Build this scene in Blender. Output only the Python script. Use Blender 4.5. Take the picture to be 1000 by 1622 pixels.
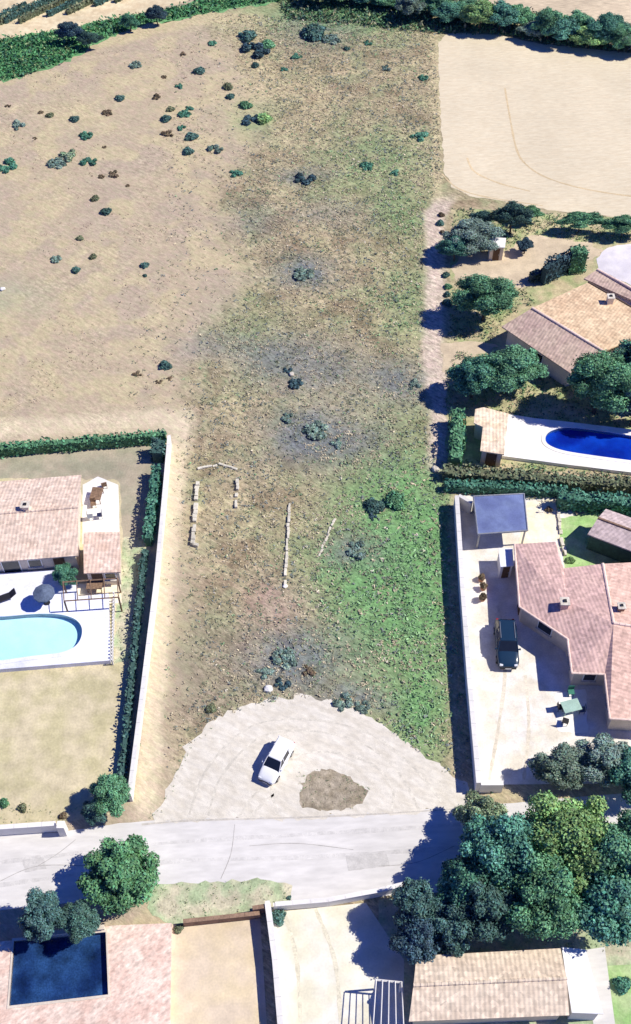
import bpy, bmesh, math, random
import numpy as np
from mathutils import Vector, Matrix

for o in list(bpy.data.objects): bpy.data.objects.remove(o)
SC = bpy.context.scene
COL = SC.collection
R = math.radians
random.seed(7); RNG = np.random.default_rng(7)

# ------------------------------------------------------------------ camera, sky, sun, exposure
TH = R(52.0); F = 2272/math.tan(TH); CH = 82.0
cam_d = bpy.data.cameras.new('camera'); cam = bpy.data.objects.new('camera', cam_d); COL.objects.link(cam)
cam.location = (0, 0, CH); cam.rotation_euler = (math.pi/2-TH, 0, 0)
cam_d.sensor_fit = 'VERTICAL'; cam_d.sensor_height = 36; cam_d.lens = 36*F/1622
cam_d.clip_start = 1; cam_d.clip_end = 3000
SC.camera = cam
SHX, SHY = 0.88, 0.07                       # shadow offset per metre of height (to -x, -y)
sun_dir = Vector((SHX, SHY, 1)).normalized()
W = bpy.data.worlds.new('World'); SC.world = W; W.use_nodes = True
nt = W.node_tree; sky = nt.nodes.new('ShaderNodeTexSky'); sky.sky_type = 'NISHITA'; sky.sun_disc = False
sky.sun_elevation = math.asin(sun_dir.z); sky.sun_rotation = math.atan2(sun_dir.x, sun_dir.y)
sky.air_density = 1.0; sky.dust_density = 0.0; sky.ozone_density = 6.0
bg = nt.nodes['Background']; bg.inputs[1].default_value = 0.062
tint = nt.nodes.new('ShaderNodeVectorMath'); tint.operation = 'MULTIPLY'; tint.inputs[1].default_value = (.34, .56, 1.45)   # clear deep blue southern sky
nt.links.new(sky.outputs[0], tint.inputs[0]); nt.links.new(tint.outputs[0], bg.inputs[0])
sd = bpy.data.lights.new('sun', 'SUN'); sd.energy = 4.3; sd.angle = R(0.5); sd.color = (1.0, 0.955, 0.865)
sun = bpy.data.objects.new('sun', sd); COL.objects.link(sun)
sun.rotation_euler = (-sun_dir).to_track_quat('-Z', 'Y').to_euler(); sun.location = sun_dir*150
SC.view_settings.view_transform = 'Standard'; SC.view_settings.look = 'None'
SC.view_settings.exposure = 0.36; SC.view_settings.gamma = 1.0

# ------------------------------------------------------------------ helpers
cT, sT = math.cos(TH), math.sin(TH)
def G(px, py, z=0.0):
    """map position on the aerial survey -> point of the site at height z"""
    a = (px-500)/F; b = (py-811)/F
    t = (CH-z)/(sT+b*cT)
    return Vector((a*t, (cT-b*sT)*t, z))
def PIX(X, Y):
    """site coordinates (arrays, z=0) -> survey position"""
    zc = Y*cT + CH*sT
    yc = Y*sT - CH*cT
    return 500+F*X/zc, 811-F*yc/zc
def S(py, z=0.0):                            # survey units per metre
    b = (py-811)/F
    return F/((CH-z)/(sT+b*cT))
def lin(r, g, b):
    f = lambda c: (c/255/12.92 if c <= 10 else ((c/255+.055)/1.055)**2.4)
    return (f(r), f(g), f(b))

# numpy value noise
_lat = RNG.random((256, 256))
def vnoise(x, y):
    xi = np.floor(x).astype(int); yi = np.floor(y).astype(int)
    fx = x-xi; fy = y-yi; fx = fx*fx*(3-2*fx); fy = fy*fy*(3-2*fy)
    a = _lat[xi & 255, yi & 255]; b = _lat[(xi+1) & 255, yi & 255]
    c = _lat[xi & 255, (yi+1) & 255]; d = _lat[(xi+1) & 255, (yi+1) & 255]
    return (a*(1-fx)+b*fx)*(1-fy)+(c*(1-fx)+d*fx)*fy
def fbm(x, y, o=4):
    s = 0; a = .5; n = 0
    for i in range(o):
        s = s+a*vnoise(x*2**i+17.3*i, y*2**i+5.1*i); n += a; a *= .55
    return s/n

# ------------------------------------------------------------------ materials
MATS = {}
def nodes_mat(name):
    m = bpy.data.materials.new(name); m.use_nodes = True
    t = m.node_tree; b = t.nodes['Principled BSDF']; return m, t, b
def mat(name, rgb, var=.25, scale=1.5, rough=.9, metal=0, bump=.0, fine=8.0, streak=None, rgb2=None, big=.15, spec=.3):
    """procedural surface: base colour broken by large stains, mid mottling and fine grain; optional streak = (angle, stretch)"""
    if name in MATS: return MATS[name]
    m, t, b = nodes_mat(name); N = t.nodes; L = t.links
    geo = N.new('ShaderNodeNewGeometry'); mp = N.new('ShaderNodeMapping'); mp.vector_type = 'TEXTURE'; L.new(geo.outputs['Position'], mp.inputs[0])
    if streak:
        mp.inputs['Rotation'].default_value = (0, 0, streak[0]); mp.inputs['Scale'].default_value = (1, 1/streak[1], 1)
    def noise(sc, det, vec):
        n = N.new('ShaderNodeTexNoise'); n.inputs['Scale'].default_value = sc; n.inputs['Detail'].default_value = det
        L.new(vec, n.inputs['Vector']); return n.outputs['Fac']
    n1 = noise(scale, 4, mp.outputs[0]); n2 = noise(fine, 3, mp.outputs[0]); n3 = noise(.12, 3, geo.outputs['Position'])
    def rng(src, lo, hi, a=.3, c=.7):
        r = N.new('ShaderNodeMapRange'); r.inputs[1].default_value = a; r.inputs[2].default_value = c
        r.inputs[3].default_value = lo; r.inputs[4].default_value = hi; L.new(src, r.inputs[0]); return r.outputs[0]
    def mul(a, bb):
        x = N.new('ShaderNodeMath'); x.operation = 'MULTIPLY'; L.new(a, x.inputs[0]); L.new(bb, x.inputs[1]); return x.outputs[0]
    fac = mul(mul(rng(n1, 1-var, 1+var), rng(n2, 1-var*.7, 1+var*.7)), rng(n3, 1-big, 1+big))
    mx = N.new('ShaderNodeMix'); mx.data_type = 'RGBA'
    mx.inputs[6].default_value = (*rgb, 1); mx.inputs[7].default_value = (*(rgb2 or rgb), 1)
    n4 = noise(scale*.45, 5, mp.outputs[0]); L.new(rng(n4, 0, 1, .4, .6), mx.inputs[0])
    vm = N.new('ShaderNodeVectorMath'); vm.operation = 'SCALE'; L.new(mx.outputs[2], vm.inputs[0]); L.new(fac, vm.inputs['Scale'])
    L.new(vm.outputs[0], b.inputs['Base Color'])
    b.inputs['Roughness'].default_value = rough; b.inputs['Metallic'].default_value = metal
    b.inputs['Specular IOR Level'].default_value = spec
    if bump:
        bp = N.new('ShaderNodeBump'); bp.inputs['Strength'].default_value = bump; bp.inputs['Distance'].default_value = .08
        L.new(n2, bp.inputs['Height']); L.new(bp.outputs[0], b.inputs['Normal'])
    MATS[name] = m; return m
def tile_mat(name, rgb, rgb2, ang):
    """canal tiles: rows of tile running down the slope (ang = direction of the rows on plan)"""
    if name in MATS: return MATS[name]
    m, t, b = nodes_mat(name); N = t.nodes; L = t.links
    geo = N.new('ShaderNodeNewGeometry'); mp = N.new('ShaderNodeMapping'); L.new(geo.outputs['Position'], mp.inputs[0])
    mp.inputs['Rotation'].default_value = (0, 0, ang)
    wv = N.new('ShaderNodeTexWave'); wv.inputs['Scale'].default_value = .95; wv.inputs['Distortion'].default_value = .5
    wv.bands_direction = 'X'; L.new(mp.outputs[0], wv.inputs[0])
    wv2 = N.new('ShaderNodeTexWave'); wv2.inputs['Scale'].default_value = .75; wv2.bands_direction = 'Y'; wv2.wave_profile = 'SAW'
    wv2.inputs['Distortion'].default_value = .8; L.new(mp.outputs[0], wv2.inputs[0])
    def noise(sc, det):
        n = N.new('ShaderNodeTexNoise'); n.inputs['Scale'].default_value = sc; n.inputs['Detail'].default_value = det
        L.new(geo.outputs['Position'], n.inputs['Vector']); return n.outputs['Fac']
    vor = N.new('ShaderNodeTexVoronoi'); vor.inputs['Scale'].default_value = 3.2; L.new(mp.outputs[0], vor.inputs['Vector'])
    sep = N.new('ShaderNodeSeparateColor'); L.new(vor.outputs['Color'], sep.inputs[0])
    mx = N.new('ShaderNodeMix'); mx.data_type = 'RGBA'; mx.inputs[6].default_value = (*rgb, 1); mx.inputs[7].default_value = (*rgb2, 1)
    r = N.new('ShaderNodeMapRange'); r.inputs[1].default_value = .35; r.inputs[2].default_value = .65; L.new(noise(.8, 5), r.inputs[0]); L.new(r.outputs[0], mx.inputs[0])
    def rng(src, lo, hi, a=0., c=1.):
        r = N.new('ShaderNodeMapRange'); r.inputs[1].default_value = a; r.inputs[2].default_value = c
        r.inputs[3].default_value = lo; r.inputs[4].default_value = hi; L.new(src, r.inputs[0]); return r.outputs[0]
    def mul(a, bb):
        x = N.new('ShaderNodeMath'); x.operation = 'MULTIPLY'; L.new(a, x.inputs[0]); L.new(bb, x.inputs[1]); return x.outputs[0]
    f = mul(mul(rng(sep.outputs[0], .82, 1.15), rng(wv.outputs['Fac'], .94, 1.03)), mul(rng(noise(2.2, 4), .85, 1.15, .3, .7), rng(wv2.outputs['Fac'], .93, 1.03)))
    vm = N.new('ShaderNodeVectorMath'); vm.operation = 'SCALE'; L.new(mx.outputs[2], vm.inputs[0]); L.new(f, vm.inputs['Scale'])
    L.new(vm.outputs[0], b.inputs['Base Color']); b.inputs['Roughness'].default_value = .85; b.inputs['Specular IOR Level'].default_value = .2
    bp = N.new('ShaderNodeBump'); bp.inputs['Strength'].default_value = .3; bp.inputs['Distance'].default_value = .05
    L.new(wv.outputs['Fac'], bp.inputs['Height']); L.new(bp.outputs[0], b.inputs['Normal'])
    MATS[name] = m; return m
def leaf_mat(name='foliage'):
    if name in MATS: return MATS[name]
    m, t, b = nodes_mat(name); N = t.nodes; L = t.links
    at = N.new('ShaderNodeAttribute'); at.attribute_name = 'tint'
    oi = N.new('ShaderNodeObjectInfo')
    vm = N.new('ShaderNodeVectorMath'); vm.operation = 'MULTIPLY'; L.new(at.outputs['Color'], vm.inputs[0]); L.new(oi.outputs['Color'], vm.inputs[1])
    L.new(vm.outputs[0], b.inputs['Base Color']); b.inputs['Roughness'].default_value = .65; b.inputs['Specular IOR Level'].default_value = .25
    MATS[name] = m; return m
def ground_mat():
    m, t, b = nodes_mat('dry_ground'); N = t.nodes; L = t.links
    at = N.new('ShaderNodeAttribute'); at.attribute_name = 'cover'
    rg = N.new('ShaderNodeAttribute'); rg.attribute_name = 'rough'
    geo = N.new('ShaderNodeNewGeometry'); mp = N.new('ShaderNodeMapping'); L.new(geo.outputs['Position'], mp.inputs[0])
    mp.vector_type = 'TEXTURE'; mp.inputs['Rotation'].default_value = (0, 0, R(-36)); mp.inputs['Scale'].default_value = (1.25, .5, 1)
    def noise(sc, det, vec):
        n = N.new('ShaderNodeTexNoise'); n.inputs['Scale'].default_value = sc; n.inputs['Detail'].default_value = det
        n.inputs['Roughness'].default_value = .65; L.new(vec, n.inputs['Vector']); return n.outputs['Fac']
    def rng(src, lo, hi, a=.3, c=.7):
        r = N.new('ShaderNodeMapRange'); r.inputs[1].default_value = a; r.inputs[2].default_value = c
        r.inputs[3].default_value = lo; r.inputs[4].default_value = hi; L.new(src, r.inputs[0]); return r.outputs[0]
    def mth(op, a, bb):
        x = N.new('ShaderNodeMath'); x.operation = op
        for i, v in enumerate((a, bb)):
            if isinstance(v, (int, float)): x.inputs[i].default_value = v
            else: L.new(v, x.inputs[i])
        return x.outputs[0]
    n1 = noise(1.6, 5, mp.outputs[0]); n2 = noise(5, 3, mp.outputs[0]); n3 = noise(.5, 4, geo.outputs['Position'])
    smooth = mth('MULTIPLY', rng(n1, .88, 1.12), mth('MULTIPLY', rng(n2, .9, 1.1), rng(n3, .94, 1.06)))
    rough = mth('MULTIPLY', rng(n1, .52, 1.46), mth('MULTIPLY', rng(n2, .72, 1.28), rng(n3, .85, 1.15)))
    mxf = N.new('ShaderNodeMix'); mxf.data_type = 'FLOAT'; L.new(rg.outputs['Fac'], mxf.inputs[0]); L.new(smooth, mxf.inputs[2]); L.new(rough, mxf.inputs[3])
    vm = N.new('ShaderNodeVectorMath'); vm.operation = 'SCALE'; L.new(at.outputs['Color'], vm.inputs[0]); L.new(mxf.outputs[0], vm.inputs['Scale'])
    # pink / yellow hue drift of dead grass
    n5 = noise(.9, 4, mp.outputs[0])
    mx = N.new('ShaderNodeMix'); mx.data_type = 'RGBA'; mx.inputs[6].default_value = (1.02, .985, 1.0, 1); mx.inputs[7].default_value = (.98, 1.015, .96, 1)
    L.new(rng(n5, 0, 1, .42, .58), mx.inputs[0])
    v2 = N.new('ShaderNodeVectorMath'); v2.operation = 'MULTIPLY'; L.new(vm.outputs[0], v2.inputs[0]); L.new(mx.outputs[2], v2.inputs[1])
    L.new(v2.outputs[0], b.inputs['Base Color']); b.inputs['Roughness'].default_value = .95; b.inputs['Specular IOR Level'].default_value = .1
    bp = N.new('ShaderNodeBump'); bp.inputs['Distance'].default_value = .12; L.new(mth('MULTIPLY', rg.outputs['Fac'], .5), bp.inputs['Strength'])
    L.new(n1, bp.inputs['Height']); L.new(bp.outputs[0], b.inputs['Normal'])
    return m
def water_mat(name, tint, gloss=.06):
    m, t, b = nodes_mat(name); N = t.nodes; L = t.links; N.remove(b)
    tr = N.new('ShaderNodeBsdfTransparent'); tr.inputs[0].default_value = (*tint, 1)
    gl = N.new('ShaderNodeBsdfGlossy'); gl.inputs['Roughness'].default_value = .08
    n = N.new('ShaderNodeTexNoise'); n.inputs['Scale'].default_value = 2.5; n.inputs['Detail'].default_value = 3
    bp = N.new('ShaderNodeBump'); bp.inputs['Strength'].default_value = .15; L.new(n.outputs['Fac'], bp.inputs['Height']); L.new(bp.outputs[0], gl.inputs['Normal'])
    mx = N.new('ShaderNodeMixShader'); mx.inputs[0].default_value = gloss; L.new(tr.outputs[0], mx.inputs[1]); L.new(gl.outputs[0], mx.inputs[2])
    L.new(mx.outputs[0], N['Material Output'].inputs[0]); return m

M_wall   = mat('white_render', (.78, .75, .70), .06, 1.0, bump=.1)
M_cream  = mat('cream_render', (.66, .57, .46), .10, 1.0, bump=.1)
M_stone  = mat('pale_stone', (.62, .56, .47), .2, 2.5, bump=.3)
M_brownw = mat('brown_render', (.28, .18, .12), .2, 2.0)
M_trunk  = mat('bark', (.11, .08, .06), .35, 6, bump=.5)
M_glass  = mat('dark_glass', (.015, .02, .03), .1, 1, rough=.08, spec=.6)
M_door   = mat('door_wood', (.12, .07, .04), .2, 5)
M_whitep = mat('white_paint', (.82, .82, .82), .03, 1, rough=.3, spec=.5)
M_bluep  = mat('dark_blue_paint', (.012, .035, .07), .05, 1, rough=.22, spec=.6)
M_rubber = mat('rubber', (.02, .02, .02), .1, 5)
M_rim    = mat('alloy', (.5, .5, .52), .05, 5, rough=.3, metal=.8)
M_lamp   = mat('lamp_glass', (.7, .72, .75), .03, 5, rough=.1, spec=.6)
M_red    = mat('red_lamp', (.4, .02, .02), .03, 5, rough=.15)
M_black  = mat('black_plastic', (.02, .02, .025), .1, 5, rough=.5)
M_metal  = mat('grey_metal', (.35, .36, .38), .1, 3, rough=.4, metal=.5)
M_cloth  = mat('grey_fabric', (.10, .13, .19), .15, 4)
M_wood   = mat('weathered_wood', (.22, .14, .09), .3, 5)
M_pipe   = mat('terracotta_pot', (.42, .20, .12), .15, 5)

# ------------------------------------------------------------------ object helpers
def link(o, parent=None):
    COL.objects.link(o)
    if parent is not None: o.parent = parent
    return o
def tag(o, label=None, cat=None, group=None, kind=None):
    if label: o['label'] = label
    if cat: o['category'] = cat
    if group: o['group'] = group
    if kind: o['kind'] = kind
    return o
def thing(name, label, cat, loc=(0, 0, 0), rz=0, group=None):
    o = bpy.data.objects.new(name, None); COL.objects.link(o); o.location = loc; o.rotation_euler = (0, 0, rz); o.empty_display_size = .3
    return tag(o, label, cat, group)
def from_bm(name, bm, m, parent=None, smooth=False):
    me = bpy.data.meshes.new(name); bm.normal_update(); bm.to_mesh(me); bm.free()
    me.materials.append(m)
    if smooth:
        for p in me.polygons: p.use_smooth = True
    return link(bpy.data.objects.new(name, me), parent)
def add_box(bm, c, s, rz=0, bevel=0):
    M = Matrix.Translation(c) @ Matrix.Rotation(rz, 4, 'Z') @ Matrix.Diagonal((s[0], s[1], s[2], 1))
    r = bmesh.ops.create_cube(bm, size=1, matrix=M)
    if bevel:
        es = list({e for v in r['verts'] for e in v.link_edges})
        bmesh.ops.bevel(bm, geom=es, offset=bevel, segments=2, affect='EDGES', profile=.5)
def add_cyl(bm, c, r, h, seg=16, r2=None, rot=None):
    M = Matrix.Translation(c)
    if rot is not None: M = M @ rot
    bmesh.ops.create_cone(bm, cap_ends=True, segments=seg, radius1=r, radius2=r if r2 is None else r2, depth=h, matrix=M)
def add_tube(bm, a, b, r1, r2=None, seg=7):
    a = Vector(a); b = Vector(b); d = b-a
    M = Matrix.Translation((a+b)/2) @ d.to_track_quat('Z', 'Y').to_matrix().to_4x4()
    bmesh.ops.create_cone(bm, cap_ends=True, segments=seg, radius1=r1, radius2=r1 if r2 is None else r2, depth=d.length, matrix=M)
def boxobj(name, c, s, m, parent=None, rz=0, bevel=0):
    bm = bmesh.new(); add_box(bm, c, s, rz, bevel); return from_bm(name, bm, m, parent)
def ccw(P):
    a = sum(P[i].x*P[(i+1) % len(P)].y-P[(i+1) % len(P)].x*P[i].y for i in range(len(P)))
    return P if a > 0 else P[::-1]
def prism_bm(bm, P, z0, z1):
    """solid under polygon P (world points); z1 None keeps each point's own z"""
    P = ccw([Vector(p) for p in P])
    top = [bm.verts.new((p.x, p.y, p.z if z1 is None else z1)) for p in P]
    bot = [bm.verts.new((p.x, p.y, z0 if z0 is not None else p.z-.12)) for p in P]
    n = len(P)
    bm.faces.new(top); bm.faces.new(bot[::-1])
    for i in range(n): bm.faces.new((bot[i], bot[(i+1) % n], top[(i+1) % n], top[i]))
def jitter_loop(P, step, amp, seed=0):
    rnd = random.Random(seed); out = []
    n = len(P)
    for i in range(n):
        a, b = P[i], P[(i+1) % n]; L = (b-a).length; k = max(1, int(L/step))
        for j in range(k):
            q = a.lerp(b, j/k)
            if amp: q = q+Vector((rnd.uniform(-amp, amp), rnd.uniform(-amp, amp), 0))
            out.append(q)
    return out
def sheet(name, pts, z, m, step=.6, amp=.0, hole=None, kind='structure', thick=0, zpix=0):
    """flat ground sheet from survey points; thick>0 gives it a real edge down to the ground"""
    P = ccw(jitter_loop([G(x, y, zpix) for x, y in pts], step, amp, len(pts)+int(z*1e4)))
    bm = bmesh.new()
    vs = [bm.verts.new((p.x, p.y, z)) for p in P]; es = [bm.edges.new((vs[i], vs[(i+1) % len(vs)])) for i in range(len(vs))]
    hv = []
    if hole:
        H = ccw(hole); hv = [bm.verts.new((p.x, p.y, z)) for p in H]
        es += [bm.edges.new((hv[i], hv[(i+1) % len(hv)])) for i in range(len(hv))]
    bmesh.ops.triangle_fill(bm, use_beauty=True, use_dissolve=False, edges=es, normal=(0, 0, 1))
    if thick:
        for loop in ([vs] + ([hv] if hv else [])):
            lo = [bm.verts.new((v.co.x, v.co.y, z-thick)) for v in loop]
            for i in range(len(loop)): bm.faces.new((lo[i], lo[(i+1) % len(lo)], loop[(i+1) % len(loop)], loop[i]))
    bmesh.ops.recalc_face_normals(bm, faces=bm.faces)
    return tag(from_bm(name, bm, m), kind=kind)
def np_mesh(name, V, tint, m, parent=None, extra=None):
    """V: (n,4,3) quads, tint: (n,3) colour per quad"""
    n = len(V); me = bpy.data.meshes.new(name)
    me.vertices.add(n*4); me.vertices.foreach_set('co', V.reshape(-1).astype(np.float32))
    me.loops.add(n*4); me.loops.foreach_set('vertex_index', np.arange(n*4, dtype=np.int32))
    me.polygons.add(n); me.polygons.foreach_set('loop_start', np.arange(0, n*4, 4, dtype=np.int32))
    me.polygons.foreach_set('loop_total', np.full(n, 4, dtype=np.int32))
    me.update(calc_edges=True)
    a = me.attributes.new('tint', 'FLOAT_COLOR', 'POINT')
    c = np.ones((n*4, 4), np.float32); c[:, :3] = np.repeat(tint, 4, axis=0); a.data.foreach_set('color', c.reshape(-1))
    me.materials.append(m); return me
def leaf_quads(C, Nrm, size, rng, aspect=.6):
    n = len(C)
    t = rng.normal(size=(n, 3)); Nrm = Nrm/np.linalg.norm(Nrm, axis=1, keepdims=True)
    u = np.cross(Nrm, t); u /= np.linalg.norm(u, axis=1, keepdims=True)+1e-9; v = np.cross(Nrm, u)
    s = (size*rng.uniform(.6, 1.35, n))[:, None]; w = s*aspect*rng.uniform(.7, 1.3, n)[:, None]
    o = rng.uniform(-.3, .3, (n, 1))*s
    return np.stack([C-u*s, C+v*w+u*o, C+u*s, C-v*w+u*o], axis=1)

# ------------------------------------------------------------------ ground
def seg_interp(pts, y):
    ys = np.array([p[1] for p in pts], float); xs = np.array([p[0] for p in pts], float)
    return np.interp(y, ys, xs)
def sstep(a, b, x):
    t = np.clip((x-a)/(b-a), 0, 1); return t*t*(3-2*t)
EDGE = [(330, -200), (350, 0), (380, 120), (420, 200), (395, 260), (340, 320), (380, 400), (400, 450), (330, 520), (300, 600), (292, 700), (290, 1300)]
def cover(X, Y):
    px, py = PIX(X, Y)
    w1 = fbm(X*.12, Y*.12)-.5; w2 = fbm(X*.5+9, Y*.5+3)-.5
    px = px+w1*70+w2*40; py2 = py+w2*20
    tan = np.array(lin(184, 168, 142)); tan2 = np.array(lin(180, 164, 142)); straw = np.array(lin(194, 180, 144))
    olive = np.array(lin(163, 151, 121)); green = np.array(lin(116, 157, 103)); grey = np.array(lin(120, 125, 126)); pale = np.array(lin(212, 197, 168))
    c = tan[None]*np.ones((len(X), 1))
    def blend(c, col, f): f = np.clip(f, 0, 1)[:, None]; return c*(1-f)+col*f
    c = blend(c, tan2, sstep(.45, .6, fbm(X*.2+40, Y*.2)))
    c = blend(c, straw, .7*sstep(.5, .65, fbm(X*.3+4, Y*.3+70)))
    xe = seg_interp(EDGE, py2)
    inplot = sstep(-30, 45, px-xe)
    c = blend(c, olive, inplot*.8)
    c = blend(c, green, inplot*.22*sstep(.48, .62, fbm(X*.35+11, Y*.35+31)))
    c = blend(c, np.array(lin(140, 120, 98)), inplot*.6*sstep(.5, .64, fbm(X*.4+61, Y*.4+1)))
    c = blend(c, straw, inplot*.5*sstep(.5, .6, fbm(X*.25+81, Y*.25+91)))
    blobs = [(640, 480, 45, 60, green, .45), (650, 900, 110, 175, green, 1.1), (580, 950, 90, 100, green, .85), (665, 1120, 55, 80, green, .95), (625, 760, 60, 40, green, .7),
             (600, 240, 80, 40, green, .35), (545, 20, 130, 35, green, .8), (640, 330, 40, 50, green, .5), (405, 188, 35, 22, green, .6), (560, 290, 60, 30, green, .35), (400, 520, 60, 40, green, .35),
             (480, 430, 44, 24, grey, .95), (500, 692, 75, 42, grey, 1.0), (455, 1045, 85, 46, grey, .95), (450, 560, 80, 30, grey, .6), (520, 340, 60, 20, grey, .4), (400, 350, 40, 30, grey, .35), (560, 1108, 44, 20, grey, .9), (645, 605, 60, 34, grey, .75), (500, 592, 80, 34, grey, .7),
             (565, 872, 36, 26, grey, .7), (330, 1085, 55, 60, np.array(lin(150, 138, 118)), .8), (485, 280, 30, 14, grey, .8), (340, 548, 60, 22, grey, .4), (440, 960, 60, 40, np.array(lin(176, 150, 138)), .6),
             (500, 50, 60, 26, grey, .5), (300, 1020, 40, 60, np.array(lin(150, 145, 120)), .5), (215, 960, 30, 150, np.array(lin(170, 176, 130)), .0),
             (30, 470, 60, 25, np.array(lin(170, 168, 140)), .6), (420, 120, 60, 70, straw, .5), (110, 180, 60, 30, straw, .6)]
    for cx, cy, rx, ry, col, s in blobs:
        d = ((px-cx)/rx)**2+((py2-cy)/ry)**2
        c = blend(c, col, s*np.exp(-d*.9)*(.6+1.0*fbm(X*.8+cx, Y*.8+cy)))
    px0, py0 = PIX(X, Y); px0 = px0+w2*10; py0 = py0+w2*8
    # beaten strips beside the walls
    strip = sstep(26, 8, np.abs(px0-seg_interp([(290, 640), (283, 700), (262, 900), (245, 1100), (232, 1300)], py0)))*sstep(640, 680, py0)*sstep(1310, 1280, py0)
    c = blend(c, pale, strip*.85)
    strip = sstep(24, 6, np.abs(py0-np.interp(px0, [-100, 0, 270, 300], [690, 682, 664, 662])))*sstep(330, 290, px0)
    c = blend(c, pale, strip*.8)
    strip = sstep(24, 8, np.abs(px0-seg_interp([(712, 300), (688, 340), (690, 450), (684, 560), (700, 640), (690, 740)], py0)))*sstep(300, 330, py0)*sstep(760, 720, py0)
    c = blend(c, np.array(lin(206, 188, 172)), strip*.9)
    strip = sstep(12, 4, np.abs(px0-seg_interp([(688, 40), (692, 280)], py0)))*sstep(330, 290, py0)
    c = blend(c, straw, strip*.8)
    strip = sstep(12, 4, np.abs(py0-np.interp(px0, [150, 240, 330, 420], [72, 48, 28, 30])))*sstep(120, 170, px0)*sstep(440, 380, px0)
    c = blend(c, straw, strip*.8)
    # land right of the plot
    gr = sstep(705, 720, px0)*sstep(320, 340, py0)
    c = blend(c, np.array(lin(186, 170, 140)), gr*.8)
    rough = np.clip(inplot*.9+.25+sstep(.5, .7, fbm(X*.2, Y*.2+50))*.3, 0, 1)*(1-gr*.4)
    for cx, cy, rx, ry, s in [(270, 900, 30, 300, .7)]:
        rough = rough*(1-s*np.exp(-((px0-cx)/rx)**2-((py0-cy)/ry)**2))
    return c*.98, rough
def grid_axis(lo, hi, step, far):
    core = np.arange(lo, hi+1e-6, step); out = [core]
    e = []; d = step; x = hi
    while x < far: d *= 1.35; x += d; e.append(x)
    f = []; d = step; x = lo
    while x > -far: d *= 1.35; x -= d; f.append(x)
    return np.concatenate([np.array(f[::-1]), core, np.array(e)])
gx = grid_axis(-50, 50, .33, 900); gy = grid_axis(10, 175, .33, 1100)
GX, GY = np.meshgrid(gx, gy); nx, ny = len(gx), len(gy)
Xf, Yf = GX.ravel(), GY.ravel()
Yc = np.clip(Yf, -20, 400)
colr, rgh = cover(Xf, Yc)
me = bpy.data.meshes.new('ground')
me.vertices.add(nx*ny); co = np.zeros((nx*ny, 3), np.float32); co[:, 0] = Xf; co[:, 1] = Yf; me.vertices.foreach_set('co', co.ravel())
ii, jj = np.meshgrid(np.arange(nx-1), np.arange(ny-1)); a = (jj*nx+ii).ravel()
q = np.stack([a, a+1, a+1+nx, a+nx], 1).astype(np.int32)
me.loops.add(q.size); me.loops.foreach_set('vertex_index', q.ravel()); me.polygons.add(len(q))
me.polygons.foreach_set('loop_start', np.arange(0, q.size, 4, dtype=np.int32)); me.polygons.foreach_set('loop_total', np.full(len(q), 4, dtype=np.int32))
me.update(calc_edges=True)
at = me.attributes.new('cover', 'FLOAT_COLOR', 'POINT'); cc = np.ones((nx*ny, 4), np.float32); cc[:, :3] = colr; at.data.foreach_set('color', cc.ravel())
at = me.attributes.new('rough', 'FLOAT', 'POINT'); at.data.foreach_set('value', rgh.astype(np.float32))
me.materials.append(ground_mat())
tag(link(bpy.data.objects.new('ground', me)), kind='structure')

# ---- field, yard and road sheets
M_wheat = mat('stubble', lin(216, 203, 174), .09, 1.2, streak=(R(4), 5), rgb2=lin(211, 196, 166), fine=5, big=.06)
M_track = mat('wheel_rut', lin(205, 184, 146), .12, 2)
M_vsoil = mat('vineyard_soil', lin(222, 206, 170), .12, 1.5, rgb2=lin(208, 188, 152))
M_road = mat('worn_asphalt', lin(217, 213, 206), .06, .8, rgb2=lin(208, 204, 197), fine=12, big=.08, streak=(R(3), 4))
M_gravel = mat('gravel', lin(220, 213, 198), .11, 1.6, rgb2=lin(210, 202, 185), streak=(R(-25), 2), fine=9, big=.06, bump=.3)
M_island = mat('worn_earth', lin(168, 156, 136), .28, 2.2, rgb2=lin(150, 138, 116), fine=9, bump=.4)
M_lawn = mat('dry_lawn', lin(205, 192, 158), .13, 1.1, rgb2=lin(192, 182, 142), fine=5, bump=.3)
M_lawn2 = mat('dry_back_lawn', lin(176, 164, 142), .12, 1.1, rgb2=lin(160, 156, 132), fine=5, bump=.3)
M_verge = mat('green_verge', lin(166, 180, 140), .22, 1.4, rgb2=lin(196, 188, 160), fine=6, bump=.4)
M_lawng = mat('green_lawn', lin(150, 186, 116), .15, 1.6, rgb2=lin(176, 196, 140), fine=6, bump=.3)
M_yard = mat('cream_gravel', lin(220, 211, 192), .12, 1.2, rgb2=lin(228, 223, 214), fine=7, big=.07)
M_tanyd = mat('tan_yard', lin(214, 196, 170), .10, .9, rgb2=lin(214, 196, 162), fine=6)
M_palyd = mat('pale_yard', lin(220, 214, 190), .08, .9, rgb2=lin(226, 222, 208), fine=6)
M_pinkp = mat('pink_paving', lin(214, 184, 166), .22, 2.1, rgb2=lin(226, 204, 186), fine=5, streak=(R(35), 1.6))
M_lilac = mat('pale_terrace', lin(222, 224, 236), .08, 1.5, rgb2=lin(232, 232, 240), fine=6)
M_white = mat('white_paving', lin(240, 236, 222), .05, 1.0, rgb2=lin(244, 240, 238), fine=6)
M_pave = mat('cream_paving', lin(240, 226, 190), .08, 2.2, rgb2=lin(236, 226, 206), fine=6)
M_grn = mat('green_undergrowth', lin(96, 150, 96), .3, 1.5, rgb2=lin(120, 160, 110), fine=6, bump=.5)
M_upland = mat('fallow_upland', lin(196, 178, 150), .2, 1.0, rgb2=lin(208, 190, 160), streak=(R(-8), 5))

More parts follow.
